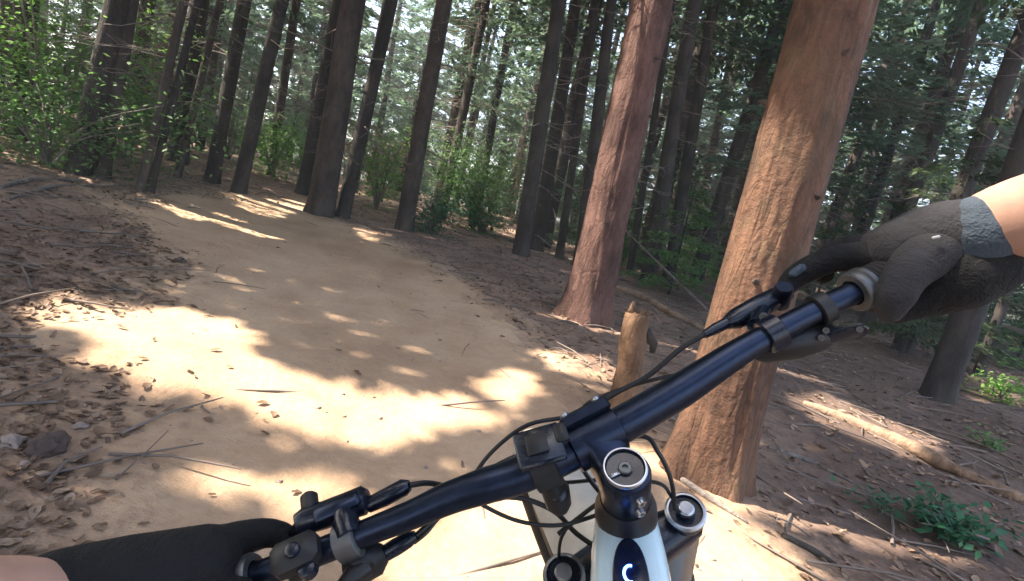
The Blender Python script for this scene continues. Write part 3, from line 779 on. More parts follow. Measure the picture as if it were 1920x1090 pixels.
lying('fallen_branch', 'long pale dead branch crossing the left bank below the dark conifers', 'branch', [(0, 352), (60, 343), (130, 338), (215, 336)], [4, 4, 3, 1.5], 'deadwood', 3)
lying('fallen_branch', 'second dead branch lying across the left bank under the first', 'branch', [(20, 372), (110, 352), (235, 350)], [3, 3, 1.5], 'deadwood', 4)
lying('fallen_branch', 'dark thin root running from the big trunk toward the trail', 'root', [(1270, 890), (1330, 940), (1400, 985)], [6, 6, 3], 'deadwood', 5)
lying('fallen_branch', 'dark broken stick in the litter at the lower right of the big trunk', 'branch', [(1465, 1005), (1530, 1035), (1580, 1062)], [5, 6, 3], 'bark_dark', 6)
lying('fallen_branch', 'slender stick lying in the shade below the pale log', 'branch', [(1440, 842), (1520, 862), (1600, 905)], [4, 5, 2], 'deadwood', 7)
def standing_stick(label, a, da, b, db, r_, mat='deadwood', cat='stick'):
    p, q = a, b; mid = p.lerp(q, .5) + Vector((.03, .02, -.02)); pts = spline([p, mid, q], 5)
    mb = MB(); mb.tube(pts, lerp_list([r_, r_ * .8, r_ * .4], len(pts)), 7); rr = random.Random(int(r_ * 1e5))
    for k in range(5):
        c = pts[rr.randrange(2, len(pts) - 1)]; mb.tube([c, c + Vector((rr.uniform(-.2, .2), rr.uniform(-.2, .2), rr.uniform(-.05, .15)))], [r_ * .4, r_ * .1], 5)
    ob = link('leaning_stick', mb.mesh('leaning_stick', origin=p), M[mat], None, p); return tag(ob, label, cat)
g = G(1330, 585); standing_stick('long grey dead stick leaning down across the dark thicket toward the big trunk', g, 0, C(1165, 425, depth(g) + .8), 0, .022)
g = G(1283, 525); standing_stick('short pale upright stick standing in the dark thicket', g, 0, C(1308, 425, depth(g)), 0, .03)
g = G(1072, 492); standing_stick('pale bare stick slanting behind the pinkish trunk', g, 0, C(975, 415, depth(g) + .6), 0, .018)
sn = G(958, 425); dsn = depth(sn)
sg = thing('broken_snag', 'pale broken snag catching sun before the paired dark conifers', 'snag', sn)
e = C(985, 238, dsn) - sn; mb = MB(); ragged_log(mb, [(0, 0, -.05), e * .4, e * .8, e], [.09, .075, .06, .015], 10, 8, .3)
link('trunk', mb.mesh('trunk'), M['logwood'], sg)

# ------------------------------------------------------------------ stones, litter, twigs
def stone(px, py, rpx, label, mat='stone', seed=0):
    g = G(px, py); r_ = rpx * depth(g) / FPX; mb = MB(); mb.ball((0, 0, 0), 1, 28)
    Vv = mb.V[0]; Vv *= (1 + .42 * fbm(Vv[:, 0] * 1.9 + seed, Vv[:, 1] * 1.9, Vv[:, 2] * 1.9, 4, seed))[:, None]
    Vv *= np.array([1.15, .9, .62]) * r_
    o = link('stone', mb.mesh('stone'), M[mat], None, (g.x, g.y, gzf(g.x, g.y) + r_ * .22)); o.rotation_euler = (0, 0, seed * 1.3); return tag(o, label, 'stone')
stone(88, 842, 30, 'dark lumpy stone among the dead leaves at the left trail edge', 'rock_dark', 1)
stone(22, 832, 18, 'pale smooth stone beside the dark lumpy stone', 'stone', 2)
stone(150, 800, 11, 'flat grey stone above the dark lumpy stone', 'stone', 3)
stone(48, 870, 9, 'small stone under the dark lumpy stone', 'stone', 4)
stone(390, 750, 7, 'tiny dark stone lying in the sunlit dirt', 'rock_dark', 5)
stone(318, 797, 8, 'tiny reddish clod at the edge of the sunlit dirt', 'rock_dark', 6)
stone(338, 490, 9, 'small dark clod at the shaded left edge of the trail', 'rock_dark', 7)
def leaf_mesh(seed):
    rg = random.Random(seed); n = 5; V = []; F = []
    c1, c2 = rg.uniform(-.5, .9), rg.uniform(.1, .6); w0 = rg.uniform(.22, .36)
    for i in range(n):
        t = i / (n - 1); w = w0 * math.sin(math.pi * (t * .9 + .06)) ** .8 * rg.uniform(.75, 1.2)
        z = c1 * (t - .5) ** 2 * .5; 
        for s_ in (-1, 0, 1): V.append((t - .5, s_ * w, z + abs(s_) * c2 * w * .8 + rg.uniform(-.05, .05)))
    for i in range(n - 1):
        for k in range(2): a = i * 3 + k; F.append([a, a + 1, a + 4, a + 3])
    return V, F
LV = [leaf_mesh(k) for k in range(7)]
LM = []
for k, (v, f) in enumerate(LV):
    for m in ('litter', 'litter_pale'):
        q = mesh_np('leaf', v, f); q.materials.append(M[m]); LM.append(q)
rg = random.Random(77); cnt = 0; LP = []
while cnt < 300:
    z = rg.random()
    px, py = (rg.uniform(0, 420), rg.uniform(470, 1085)) if z < .55 else ((rg.uniform(950, 1300), rg.uniform(480, 760)) if z < .72 else (rg.uniform(1360, 1915), rg.uniform(760, 1085)))
    g = G(px, py); s_ = float(trail_sd(np.array([g.x]), np.array([g.y]))[0])
    if s_ > 0 and rg.random() < .975: continue
    o = link('leaf', rg.choice(LM), None, ground, (g.x, g.y, on_floor(g.x, g.y) + .006))
    L = rg.uniform(.026, .058) * min(1.6, max(.8, depth(g) / 2.2)); o.scale = (L, L, L)
    o.rotation_euler = (rg.uniform(-.45, .45), rg.uniform(-.45, .45), rg.uniform(0, 6.28)); cnt += 1
def scatter_leaves(n, seed, area, size, mat, name, label, on=.06):
    r = np.random.default_rng(seed); x = r.uniform(area[0], area[1], n); y = area[2] + (area[3] - area[2]) * r.random(n) ** 1.3
    s_ = trail_sd(x, y); k = (s_ < 0) | (r.random(n) < on + .25 * np.exp(-np.clip(s_, 0, 9) / .10)); k &= r.random(n) < (.35 + .65 * sstep(-.5, .3, fbm(x * .8, y * .8, oct=2, seed=seed)))
    x, y, s_ = x[k], y[k], s_[k]; m = len(x); z = gz(x, y) + np.where(s_ > -.05, np.clip(s_ * .25, -.03, .016), 0)
    V0 = np.array([LV[i][0] for i in range(7)]); F0 = np.array(LV[0][1])
    Vs = V0[r.integers(0, 7, m)] * (size[0] + (size[1] - size[0]) * r.random(m) ** 2)[:, None, None]
    a = r.uniform(0, 6.28, m); tl = r.normal(0, .3, m)
    xx = Vs[..., 0] * np.cos(tl)[:, None] - Vs[..., 2] * np.sin(tl)[:, None]; zz = Vs[..., 0] * np.sin(tl)[:, None] + Vs[..., 2] * np.cos(tl)[:, None]
    V = np.stack([xx * np.cos(a)[:, None] - Vs[..., 1] * np.sin(a)[:, None] + x[:, None], xx * np.sin(a)[:, None] + Vs[..., 1] * np.cos(a)[:, None] + y[:, None], zz + z[:, None] + .006], -1)
    Fm = (F0[None] + (np.arange(m) * 15)[:, None, None]).reshape(-1, 4)
    ob = stuff(link(name, mesh_np(name, V.reshape(-1, 3), Fm), M[mat])); ob['label'] = label; ob['category'] = 'leaf litter'
scatter_leaves(40000, 3, (-9, 9, .6, 13), (.02, .06), 'litter', 'leaf_litter', 'brown dead leaf litter strewn over the forest floor', .012)
scatter_leaves(7000, 6, (-3.6, -.7, .7, 5.0), (.022, .055), 'litter', 'drifted_leaves', 'drift of larger brown dead leaves along the left trail edge', .0)
scatter_leaves(12000, 4, (-9, 9, .6, 13), (.02, .055), 'litter_pale', 'pale_leaf_litter', 'pale bleached leaf litter scattered among the brown leaves', .01)
pr = np.random.default_rng(55); m_ = 2600; px_ = pr.uniform(-3.5, 2.5, m_); py_ = .7 + 7 * pr.random(m_) ** 1.6; ps_ = trail_sd(px_, py_)
kk = (ps_ > -.1) & (pr.random(m_) < .35 + .65 * np.exp(-np.clip(ps_, 0, 9) / .25)); px_, py_, ps_ = px_[kk], py_[kk], ps_[kk]; m_ = len(px_)
pz_ = gz(px_, py_) + np.clip(ps_ * .25, -.03, .016)
oc = np.array([(1, 0, 0), (0, 1, 0), (-1, 0, 0), (0, -1, 0), (0, 0, 1), (0, 0, -1), (.7, .7, .35), (-.7, .7, .3), (-.7, -.7, .35), (.7, -.7, .3)], float)
of = np.array([(0, 6, 4), (6, 1, 4), (1, 7, 4), (7, 2, 4), (2, 8, 4), (8, 3, 4), (3, 9, 4), (9, 0, 4), (6, 0, 5), (1, 6, 5), (7, 1, 5), (2, 7, 5), (8, 2, 5), (3, 8, 5), (9, 3, 5), (0, 9, 5)])
pv2 = oc[None] * (1 + .3 * pr.normal(size=(m_, 10, 1))) * (.003 + .010 * pr.random(m_) ** 4)[:, None, None] * np.array([1, .9, .7]) + np.stack([px_, py_, pz_], 1)[:, None, :]
o = stuff(link('trail_grit', mesh_np('trail_grit', pv2.reshape(-1, 3), (of[None] + (np.arange(m_) * 10)[:, None, None]).reshape(-1, 3)), M['stone'])); o['label'] = 'loose grit and small pebbles on the dirt trail'; o['category'] = 'grit'
mb = MB(); rg = random.Random(8)
TX = np.array([rg.uniform(-8, 8) for q in range(3200)]); TY = np.array([.8 + 12 * rg.random() ** 1.4 for q in range(3200)])
TS = poly_sd(TX, TY, TRAIL); TZ = gz(TX, TY)
for x, y, s_, z in zip(TX, TY, TS, TZ):
    if s_ > -.05 and rg.random() < .95: continue
    a = rg.uniform(0, 6.28); L = rg.uniform(.08, .45) * (1.35 if x > 1 else 1); tk = rg.uniform(.7, 1.6)
    d = Vector((math.cos(a), math.sin(a), rg.uniform(-.03, .15))); p = Vector((x, y, z + .008))
    mb.tube([p, p + d * L * .5 + Vector((rg.uniform(-.02, .02), rg.uniform(-.02, .02), .01)), p + d * L], [.005 * tk, .004 * tk, .002 * tk], 4, cap=False)
o = stuff(link('floor_twigs', mb.mesh('floor_twigs'), M['twig'])); o['label'] = 'thin dry twigs littering the forest floor'; o['category'] = 'twigs'

# ------------------------------------------------------------------ mountain bike
M['bar'] = plain('sky_tinted_black', (.028, .038, .066), .33, .2, 140, .85)  # black metal, the sky's blue reflection put into its base colour
M['matte_black'] = plain('matte_black', (.014, .014, .016), .5, .3, 90)
M['gloss_black'] = plain('gloss_black', (.008, .012, .024), .25, .25, 60)
M['steel'] = plain('worn_steel', (.40, .42, .46), .32, .06, 40, 1.0)
M['frame_paint'] = plain('pale_blue_paint', (.60, .77, .84), .25, .06, 12, Coat_Weight=.6)
M['hose'] = plain('hose_black', (.012, .011, .011), .42, .2, 60)
M['guard'] = plain('dusty_grey_plastic', (.42, .39, .34), .7, .2, 30)
M['rubber'] = plain('tyre_rubber', (.028, .026, .024), .85, .3, 40)
M['grip'] = plain('grip_rubber', (.02, .02, .022), .8, .25, 80)
M['screen'] = plain('display_glass', (.006, .010, .03), .12, .2, 30)
M['alloy_grey'] = plain('dusty_alloy', (.15, .155, .16), .45, .25, 90, .7)
t = NT('blue_led'); t.b.inputs['Emission Color'].default_value = (.08, .25, 1, 1); t.b.inputs['Emission Strength'].default_value = 4.0; M['led'] = t.out((.1, .3, 1), .3)
CAM3 = Matrix(((CR.x, CU.x, -CF.x), (CR.y, CU.y, -CF.y), (CR.z, CU.z, -CF.z)))
def W3(v): return CP + CAM3 @ Vector(v)      # place given in metres right / up / back of the viewpoint
def D3(v): return (CAM3 @ Vector(v)).normalized()
b_, f_, s_ = Vector((.913, .356, -.196)), Vector((-.378, .562, -.736)), Vector((-.152, .746, .648))
s_.normalize(); b_ = (b_ - s_ * b_.dot(s_)).normalized(); f_ = s_.cross(b_)
B, FW, S = D3(b_), D3(f_), D3(s_)            # bar axis (to the right), wheel heading, steerer axis (up)
O = W3((.085, -.134, -.385))                 # centre of the steerer cap
def SF(x, y, z): return O + B * x + FW * y + S * z
phi = R(-28)
N_ = (B * math.cos(phi) + FW * math.sin(phi)).normalized(); FF_ = S.cross(N_)
def FRM(x, y, z): return O + N_ * x + FF_ * y + S * z
GH = (FF_ * .906 - S * .423).normalized(); GU = (S * .906 + FF_ * .423).normalized()
axle_f = SF(0, .044, -.145 - .50)
base = Vector((axle_f.x, axle_f.y, gzf(axle_f.x, axle_f.y)))
bike = thing('mountain_bike', 'black-barred mountain bike with pale blue frame ridden along the dirt trail', 'bicycle', base)
def part(name, mb, mat, parent=None, smooth=True):
    me = mb.mesh(name, smooth, origin=base); me.materials.append(M[mat])
    o = bpy.data.objects.new(name, me); COL.objects.link(o); o.parent = parent or bike
    if smooth:
        me.set_sharp_from_angle(angle=R(38))
    return o
# handlebar
bar_px = [(475, 1082, .388, .0112), (612, 1030, .391, .0112), (699, 994, .394, .0113), (770, 966, .398, .0122), (842, 934, .403, .0138), (910, 911, .407, .0155), (967, 894, .411, .0162), (1050, 858, .416, .0165),
          (1116, 822, .42, .0166), (1180, 789, .423, .0168), (1270, 736, .427, .0160), (1340, 690, .43, .0142), (1395, 655, .433, .0126), (1445, 627, .436, .0114), (1520, 588, .44, .0112), (1605, 547, .444, .0112)]
pts = spline([C(*q[:3]) for q in bar_px], 6)
mb = MB().tube(pts, lerp_list([q[3] * .90 for q in bar_px], len(pts)), 28); part('handlebar', mb, 'bar')
RG0, RG1 = C(1600, 549, .4437), C(1790, 458, .462)
LG0, LG1 = C(478, 1081, .388), C(290, 1160, .385)
for nm, p, q in (('r', RG0, RG1), ('l', LG0, LG1)):
    ax = (q - p).normalized()
    prof = [(.0158, .012)]
    for k in range(22):
        prof += [(.0152, .014 + k * .0048), (.0168, .0152 + k * .0048), (.0168, .0172 + k * .0048), (.0152, .0184 + k * .0048)]
    gp = part('grip', MB().lathe(p, ax, prof, 22), 'grip')
    part('lock_ring', MB().lathe(p, ax, [(.0113, -.0012), (.0165, -.001), (.0180, .001), (.0180, .0045), (.0166, .0055), (.0166, .0075), (.0186, .0085), (.0186, .0125), (.015, .0135)], 28, False), 'alloy_grey', gp)
# stem
mb = MB().lathe(SF(0, 0, -.043), S, [(.0185, 0), (.0198, .002), (.0195, .038), (.0182, .0405), (.0158, .0415)], 32)
stem = part('stem', mb, 'bar')
clampc = C(1116, 822, .42); fwd = (clampc - SF(0, 0, -.02)); L = fwd.length; fd = fwd.normalized(); sd_ = (B - fd * B.dot(fd)).normalized(); ud = sd_.cross(fd)
mb = MB()
V0 = []; secs = [(.004, .0195, .0185), (.016, .0165, .0165), (.028, .0165, .0165), (L - .002, .0215, .0195)]
for (t_, hw, hh) in secs:
    for k in range(24):
        a = 2 * math.pi * k / 24; ca, sa = math.cos(a), math.sin(a); e = .5
        V0.append(SF(0, 0, -.021) + fd * t_ + sd_ * (hw * math.copysign(abs(ca) ** e, ca)) + ud * (hh * math.copysign(abs(sa) ** e, sa)))
F0 = [[i * 24 + k, i * 24 + (k + 1) % 24, (i + 1) * 24 + (k + 1) % 24, (i + 1) * 24 + k] for i in range(3) for k in range(24)] + [list(range(24))[::-1], [72 + k for k in range(24)]]
mb.add(V0, F0); part('stem_body', mb, 'bar', stem)
bt = (C(1180, 789, .423) - C(1050, 858, .416)).normalized()
mb = MB().lathe(clampc - bt * .022, bt, [(.0175, 0), (.0190, .001), (.0190, .043), (.0165, .044)], 30); part('bar_clamp', mb, 'bar', stem)
fpd = fd
mb = MB().box(clampc + fpd * .0165, bt, ud, fpd, .0215, .0205, .006, .2); fp = part('faceplate', mb, 'bar', stem)
for sx in (-1, 1):
    for sy in (-1, 1):
        part('bolt', MB().lathe(clampc + fpd * .0225 + bt * (.0145 * sx) + ud * (.0155 * sy), fpd, [(.0036, -.006), (.0036, .002), (.0018, .0022), (.0018, .0004)], 12), 'steel', stem)
for zz in (-.030, -.014):
    part('bolt', MB().lathe(SF(.0, -.0205, zz), -FW, [(.0036, -.008), (.0036, .003), (.0016, .003), (.0016, .001)], 12), 'steel', stem)
cap = part('top_cap', MB().lathe(O - S * .0015, S, [(.0155, 0), (.0160, .001), (.0160, .0034), (.0150, .0042), (.0144, .0036), (.0138, .0014), (.0060, .0010), (.0058, .0016), (.0044, .0016), (.0026, .0014), (.0026, .0004)], 40), 'gloss_black')
part('cap_ring', MB().lathe(O - S * .0015, S, [(.0161, .0005), (.0168, .0012), (.0168, .0036), (.0160, .0046), (.0150, .0046), (.0150, .0026)], 40, False), 'steel', cap)
part('bolt', MB().lathe(O, S, [(.0052, -.001), (.0052, .0020), (.0044, .0028), (.0022, .0028), (.0022, .0008)], 18), 'alloy_grey', cap)
mb = MB(); mb.box(O + S * .0009 - B * .0095 - FW * .001, B, FW, S, .0042, .0014, .0006); part('cap_mark', mb, 'steel', cap)
part('headset', MB().lathe(SF(0, 0, -.074), S, [(.0245, 0), (.026, .003), (.0255, .012), (.0235, .020), (.0212, .026), (.0206, .031)], 36), 'matte_black')
# frame: head tube, top tube, down tube, seat tube, stays
def sup(p, ax_t, ax_n, hw, hh, e=.7, seg=30):
    au = ax_t.cross(ax_n).normalized(); V = []
    for k in range(seg):
        a = 2 * math.pi * k / seg; ca, sa = math.cos(a), math.sin(a)
        V.append(p + ax_n * (hw * math.copysign(abs(ca) ** e, ca)) + au * (hh * math.copysign(abs(sa) ** e, sa)))
    return V
def loft(mb, rings):
    n_ = len(rings[0]); V = [v for r_ in rings for v in r_]
    F = [[i * n_ + k, i * n_ + (k + 1) % n_, (i + 1) * n_ + (k + 1) % n_, (i + 1) * n_ + k] for i in range(len(rings) - 1) for k in range(n_)]
    F += [list(range(n_))[::-1], [(len(rings) - 1) * n_ + k for k in range(n_)]]
    return mb.add(V, F)
part('head_tube', MB().lathe(SF(0, 0, -.134), S, [(.024, 0), (.027, .004), (.0262, .03), (.0255, .058), (.0245, .061)], 36), 'frame_paint')
tt = (S * .17 - FF_ * .985).normalized()     # top tube, running back and down to the rider
T0 = SF(0, 0, -.094)
TP = lambda k: T0 + tt * k
mb = MB(); loft(mb, [sup(TP(k), tt, N_, hw, hh) for k, hw, hh in ((-.014, .021, .022), (.0, .0265, .0258), (.03, .0300, .027), (.08, .0325, .027), (.16, .031, .025), (.34, .023, .021), (.52, .019, .018))])
toptube = part('top_tube', mb, 'frame_paint')
au = tt.cross(N_).normalized(); au = au if au.dot(S) > 0 else -au
dc = TP(.066) + au * .0272
mb = MB(); rings = []
for rr, hh in ((1.0, -.002), (1.0, .0008), (.95, .0018), (.6, .0022), (.02, .0023)):
    rings.append([dc + N_ * (.0135 * rr * math.cos(a) * (1 - .18 * math.sin(a) * -1 * .0)) + tt * (.036 * rr * math.copysign(abs(math.sin(a)) ** .9, math.sin(a))) + au * hh for a in [2 * math.pi * k / 36 for k in range(36)]])
loft(mb, rings); disp = part('display_panel', mb, 'screen', toptube)
rc = dc - tt * .006 + au * .0030
mb = MB().tube([rc + N_ * (.0048 * math.cos(a)) - tt * (.0062 * math.sin(a)) for a in [R(75 + k * 9) for k in range(24)]], .0010, 6); part('indicator_light', mb, 'led', disp)
BBp = TP(0) - GH * .40 - GU * .40
part('down_tube', loft(MB(), [sup(q, (BBp - SF(0, 0, -.125)).normalized(), N_, w_, h_) for q, w_, h_ in ((SF(0, 0, -.122), .022, .026), (SF(0, 0, -.125).lerp(BBp, .3), .03, .036), (BBp, .034, .04))]), 'frame_paint')
STp = TP(.52)
part('seat_tube', MB().tube([BBp, BBp.lerp(STp, 1.0), STp + (STp - BBp).normalized() * .03], [.024, .019, .019], 18), 'frame_paint')
RA = axle_f - GH * 1.20
sdl = STp + (STp - BBp).normalized() * .12
part('seat_post', MB().tube([STp, sdl], .0155, 14), 'matte_black')
mb = MB(); loft(mb, [sup(sdl + GH * k, GH, N_, w_, h_, .9) for k, w_, h_ in ((.14, .012, .01), (.10, .022, .016), (.0, .032, .02), (-.08, .062, .022), (-.13, .07, .018), (-.145, .05, .01))]); part('saddle', mb, 'matte_black')
for sx in (-1, 1):
    part('chain_stay', MB().tube([BBp + N_ * .03 * sx, RA + N_ * .07 * sx], [.017, .012], 12), 'frame_paint')
    part('seat_stay', MB().tube([STp + N_ * .02 * sx - GU * .05, RA + N_ * .07 * sx], [.011, .01], 12), 'frame_paint')
    cr = part('crank_arm', MB().tube([BBp + N_ * .06 * sx, BBp + N_ * .075 * sx + GH * .165 * sx], [.014, .011], 10), 'matte_black')
    part('pedal', MB().box(BBp + N_ * .135 * sx + GH * .165 * sx, GH, N_, GU, .05, .055, .008), 'matte_black', cr)
part('chainring', MB().lathe(BBp + N_ * .048, N_, [(.02, 0), (.075, .0), (.078, .002), (.075, .004), (.02, .004)], 40), 'steel')
# fork
CRN = -.145
fork = part('fork_crown', loft(MB(), [sup(SF(x, 0, CRN - .012), B, FW, w_, h_, .8) for x, w_, h_ in ((-.080, .009, .010), (-.074, .015, .015), (-.06, .018, .018), (-.02, .024, .018), (.02, .024, .018), (.06, .018, .018), (.074, .015, .015), (.080, .009, .010))]), 'gloss_black')
for sx in (-1, 1):
    c0 = SF(.064 * sx, 0, CRN)
    part('stanchion', MB().lathe(SF(.064 * sx, 0, CRN - .20), S, [(.0165, 0), (.0165, .19)], 24), 'steel', fork)
    lw = part('fork_leg', MB().lathe(SF(.064 * sx, .0, CRN - .53), S, [(.012, 0), (.016, .03), (.018, .10), (.0200, .34), (.0215, .37), (.0205, .385), (.0180, .388)], 24), 'matte_black', fork)
    cp = part('fork_cap', MB().lathe(c0, S, [(.0172, .002), (.0182, .006), (.0182, .014), (.0168, .017), (.0150, .0172), (.0146, .0145), (.0085, .0140), (.0080, .019), (.0060, .0205), (.0030, .0205), (.0028, .017)], 32), 'gloss_black', fork)
    part('cap_rim', MB().lathe(c0 + S * .0125, S, [(.0184, 0), (.0190, .001), (.0190, .0032), (.0172, .0050), (.0156, .0050), (.0156, .002)], 32, False), 'steel', cp)
    part('adjuster_knob', MB().lathe(c0 + S * .0175, S, [(.0078, 0), (.0078, .005), (.006, .0066), (.002, .0066)], 16), 'steel', cp)
WR = .365
def wheel(c, nrm, h, u, nm):
    mb = MB(); n_, m_ = 72, 12; V = []; F = []
    for i in range(n_):
        a = 2 * math.pi * i / n_; d = h * math.cos(a) + u * math.sin(a)
        for k in range(m_):
            q = 2 * math.pi * k / m_; V.append(c + d * (WR - .03 + .03 * math.cos(q) * (1 + .06 * ((i % 2) * 2 - 1) * (math.cos(q) > .3))) + nrm * (.031 * math.sin(q)))
    for i in range(n_):
        for k in range(m_): F.append([i * m_ + k, ((i + 1) % n_) * m_ + k, ((i + 1) % n_) * m_ + (k + 1) % m_, i * m_ + (k + 1) % m_])
    mb.add(V, F); ty = part(nm, mb, 'rubber')
    mb = MB(); V = []; F = []
    for i in range(n_):
        a = 2 * math.pi * i / n_; d = h * math.cos(a) + u * math.sin(a)
        for (rr, w_) in ((.318, -.018), (.318, .018), (.292, .012), (.292, -.012)): V.append(c + d * rr + nrm * w_)
    for i in range(n_):
        for k in range(4): F.append([i * 4 + k, ((i + 1) % n_) * 4 + k, ((i + 1) % n_) * 4 + (k + 1) % 4, i * 4 + (k + 1) % 4])
    mb.add(V, F); part('rim', mb, 'matte_black', ty)
    mb = MB().lathe(c - nrm * .05, nrm, [(.014, 0), (.026, .006), (.02, .02), (.018, .05), (.02, .08), (.026, .094), (.014, .1)], 20); part('hub', mb, 'matte_black', ty)
    for i in range(28):
        a = 2 * math.pi * i / 28; d = h * math.cos(a) + u * math.sin(a); d2 = h * math.cos(a + .35 * (-1) ** i) + u * math.sin(a + .35 * (-1) ** i)
        part('spoke', MB().tube([c + d2 * .024 + nrm * (.04 if i % 2 else -.04), c + d * .293], .0012, 4), 'steel', ty)
wheel(axle_f, B, FW, S, 'front_wheel')
wheel(RA, N_, GH, GU, 'rear_wheel')
# mudguard over the front tyre
mb = MB(); rings = []; 
for i in range(18):
    a = R(46 + 84 * i / 17); d = FW * math.cos(a) + S * math.sin(a); hw = .056 - .018 * abs(i - 10) / 10; ring = []
    for k in range(11):
        q = (k / 10 - .5) * 2; ring.append(axle_f + d * (WR + .022 - .030 * q * q) + B * (hw * q))
    for k in range(10, -1, -1):
        q = (k / 10 - .5) * 2; ring.append(axle_f + d * (WR + .0195 - .030 * q * q) + B * (hw * q))
    rings.append(ring)
loft(mb, rings); part('mudguard', mb, 'guard', fork)
# brakes, shifters, gadgets on the bar
def cpx(l): return [C(*q) for q in l]
def clamp_ring(name, px, d, ax_px, r_, w_, mat, parent=None):
    a = (C(ax_px[2], ax_px[3], d) - C(ax_px[0], ax_px[1], d)).normalized()
    return part(name, MB().lathe(C(px[0], px[1], d) - a * w_ / 2, a, [(r_ * .9, 0), (r_, .001), (r_, w_ - .001), (r_ * .9, w_)], 26), mat, parent)
# right brake: reservoir body along the front of the bar, clamp, hose barrel, lever blade
rb = part('brake_lever', MB().tube(cpx([(1362, 606, .462), (1380, 598, .464), (1420, 577, .468), (1462, 556, .472), (1478, 548, .473)]), [.006, .0095, .0105, .0100, .007], 18), 'gloss_black')
clamp_ring('lever_clamp', (1447, 626), .436, (1395, 655, 1520, 588), .0150, .016, 'gloss_black', rb)
part('clamp_arm', MB().tube(cpx([(1418, 612, .445), (1425, 590, .458), (1430, 575, .468)]), [.008, .008, .007], 10), 'gloss_black', rb)
part('bolt', MB().lathe(C(1432, 594, .440), (CP - C(1432, 594, .440)).normalized(), [(.0036, -.004), (.0036, .001), (.0018, .001), (.0018, -.001)], 14), 'alloy_grey', rb)
part('hose_barrel', MB().tube(cpx([(1320, 628, .458), (1342, 616, .460), (1366, 604, .462)]), [.0036, .0050, .0052], 12), 'gloss_black', rb)
part('pivot', MB().lathe(C(1466, 556, .465), S, [(.007, -.012), (.008, -.010), (.008, .010), (.007, .012)], 16), 'bar', rb)
part('lever_blade', MB().tube(spline(cpx([(1462, 562, .474), (1482, 545, .486), (1515, 524, .492), (1570, 500, .498), (1640, 470, .510)]), 4), .0052, 10, flat=(S, .65)), 'bar', rb)
# right shifter under the bar
rsft = part('shifter', loft(MB(), [sup(q, B, S, w_, h_, .7, 20) for q, w_, h_ in ((C(1405, 662, .452), .004, .006), (C(1420, 656, .452), .010, .013), (C(1480, 640, .45), .014, .016), (C(1530, 628, .45), .013, .014), (C(1560, 620, .45), .006, .007))]), 'matte_black')
clamp_ring('shifter_clamp', (1540, 579), .441, (1445, 627, 1600, 549), .0142, .012, 'matte_black', rsft)
part('shift_paddle', loft(MB(), [sup(q, B, S, w_, h_, .7, 16) for q, w_, h_ in ((C(1525, 640, .445), .007, .004), (C(1575, 628, .435), .008, .003), (C(1612, 622, .43), .009, .003), (C(1625, 620, .43), .004, .002))]), 'gloss_black', rsft)
for px, py, dd in ((1549, 620, .431), (1540, 634, .432), (1612, 618, .424)):
    part('bolt', MB().lathe(C(px, py, dd), (CP - C(px, py, dd)).normalized(), [(.0026, -.012), (.0026, .001), (.0013, .001), (.0013, -.001)], 12), 'alloy_grey', rsft)
# left brake
lb = part('brake_lever', MB().tube(cpx([(556, 984, .402), (572, 977, .404), (610, 965, .407), (650, 950, .41), (682, 938, .412), (690, 936, .412)]), [.008, .0105, .0108, .0110, .0115, .008], 18), 'gloss_black')
part('lever_cover', MB().box(C(632, 952, .399), B, FW, S, .018, .006, .004, .25), 'bar', lb)
part('bleed_port', MB().lathe(C(583, 968, .405), FW, [(.0065, 0), (.007, .002), (.007, .018), (.005, .020)], 14), 'matte_black', lb)
clamp_ring('lever_clamp', (655, 1012), .393, (612, 1030, 699, 994), .0152, .017, 'alloy_grey', lb)
part('clamp_arm', MB().tube(cpx([(655, 1004, .385), (648, 978, .392), (645, 958, .402)]), [.009, .010, .008], 12), 'gloss_black', lb)
part('hose_barrel', MB().tube(cpx([(690, 948, .413), (720, 934, .415), (758, 914, .418), (768, 910, .418)]), [.0062, .0070, .0070, .0045], 14), 'gloss_black', lb)
part('lever_blade', MB().tube(spline(cpx([(562, 985, .408), (545, 1004, .418), (505, 1016, .425), (440, 1042, .430), (380, 1075, .43)]), 4), .0050, 10, flat=(S, .65)), 'bar', lb)
# left dropper lever and remote
dl = part('dropper_lever', loft(MB(), [sup(q, B, S, w_, h_, .7, 20) for q, w_, h_ in ((C(650, 1078, .40), .010, .008), (C(672, 1060, .40), .017, .012), (C(705, 1046, .402), .015, .011), (C(722, 1036, .404), .008, .006))]), 'matte_black')
part('cable_barrel', MB().tube(cpx([(715, 1042, .404), (742, 1026, .406), (766, 1012, .408), (780, 1004, .409)]), [.0062, .0068, .0062, .004], 12), 'gloss_black', dl)
part('thumb_paddle', MB().tube(cpx([(690, 1062, .392), (660, 1082, .384), (640, 1100, .38)]), [.007, .008, .005], 12), 'matte_black', dl)
rm = part('remote_control', MB().box(C(555, 1040, .374), B, FW, S, .017, .012, .009, .25), 'matte_black')
part('remote_button', MB().lathe(C(548, 1032, .366), S, [(.0055, -.003), (.0055, .002), (.004, .003)], 16), 'gloss_black', rm)
part('remote_button', MB().lathe(C(575, 1066, .366), S, [(.0065, -.006), (.0065, .002), (.005, .003)], 16), 'gloss_black', rm)
clamp_ring('remote_clamp', (565, 1048), .3895, (475, 1082, 612, 1030), .0148, .016, 'matte_black', rm)
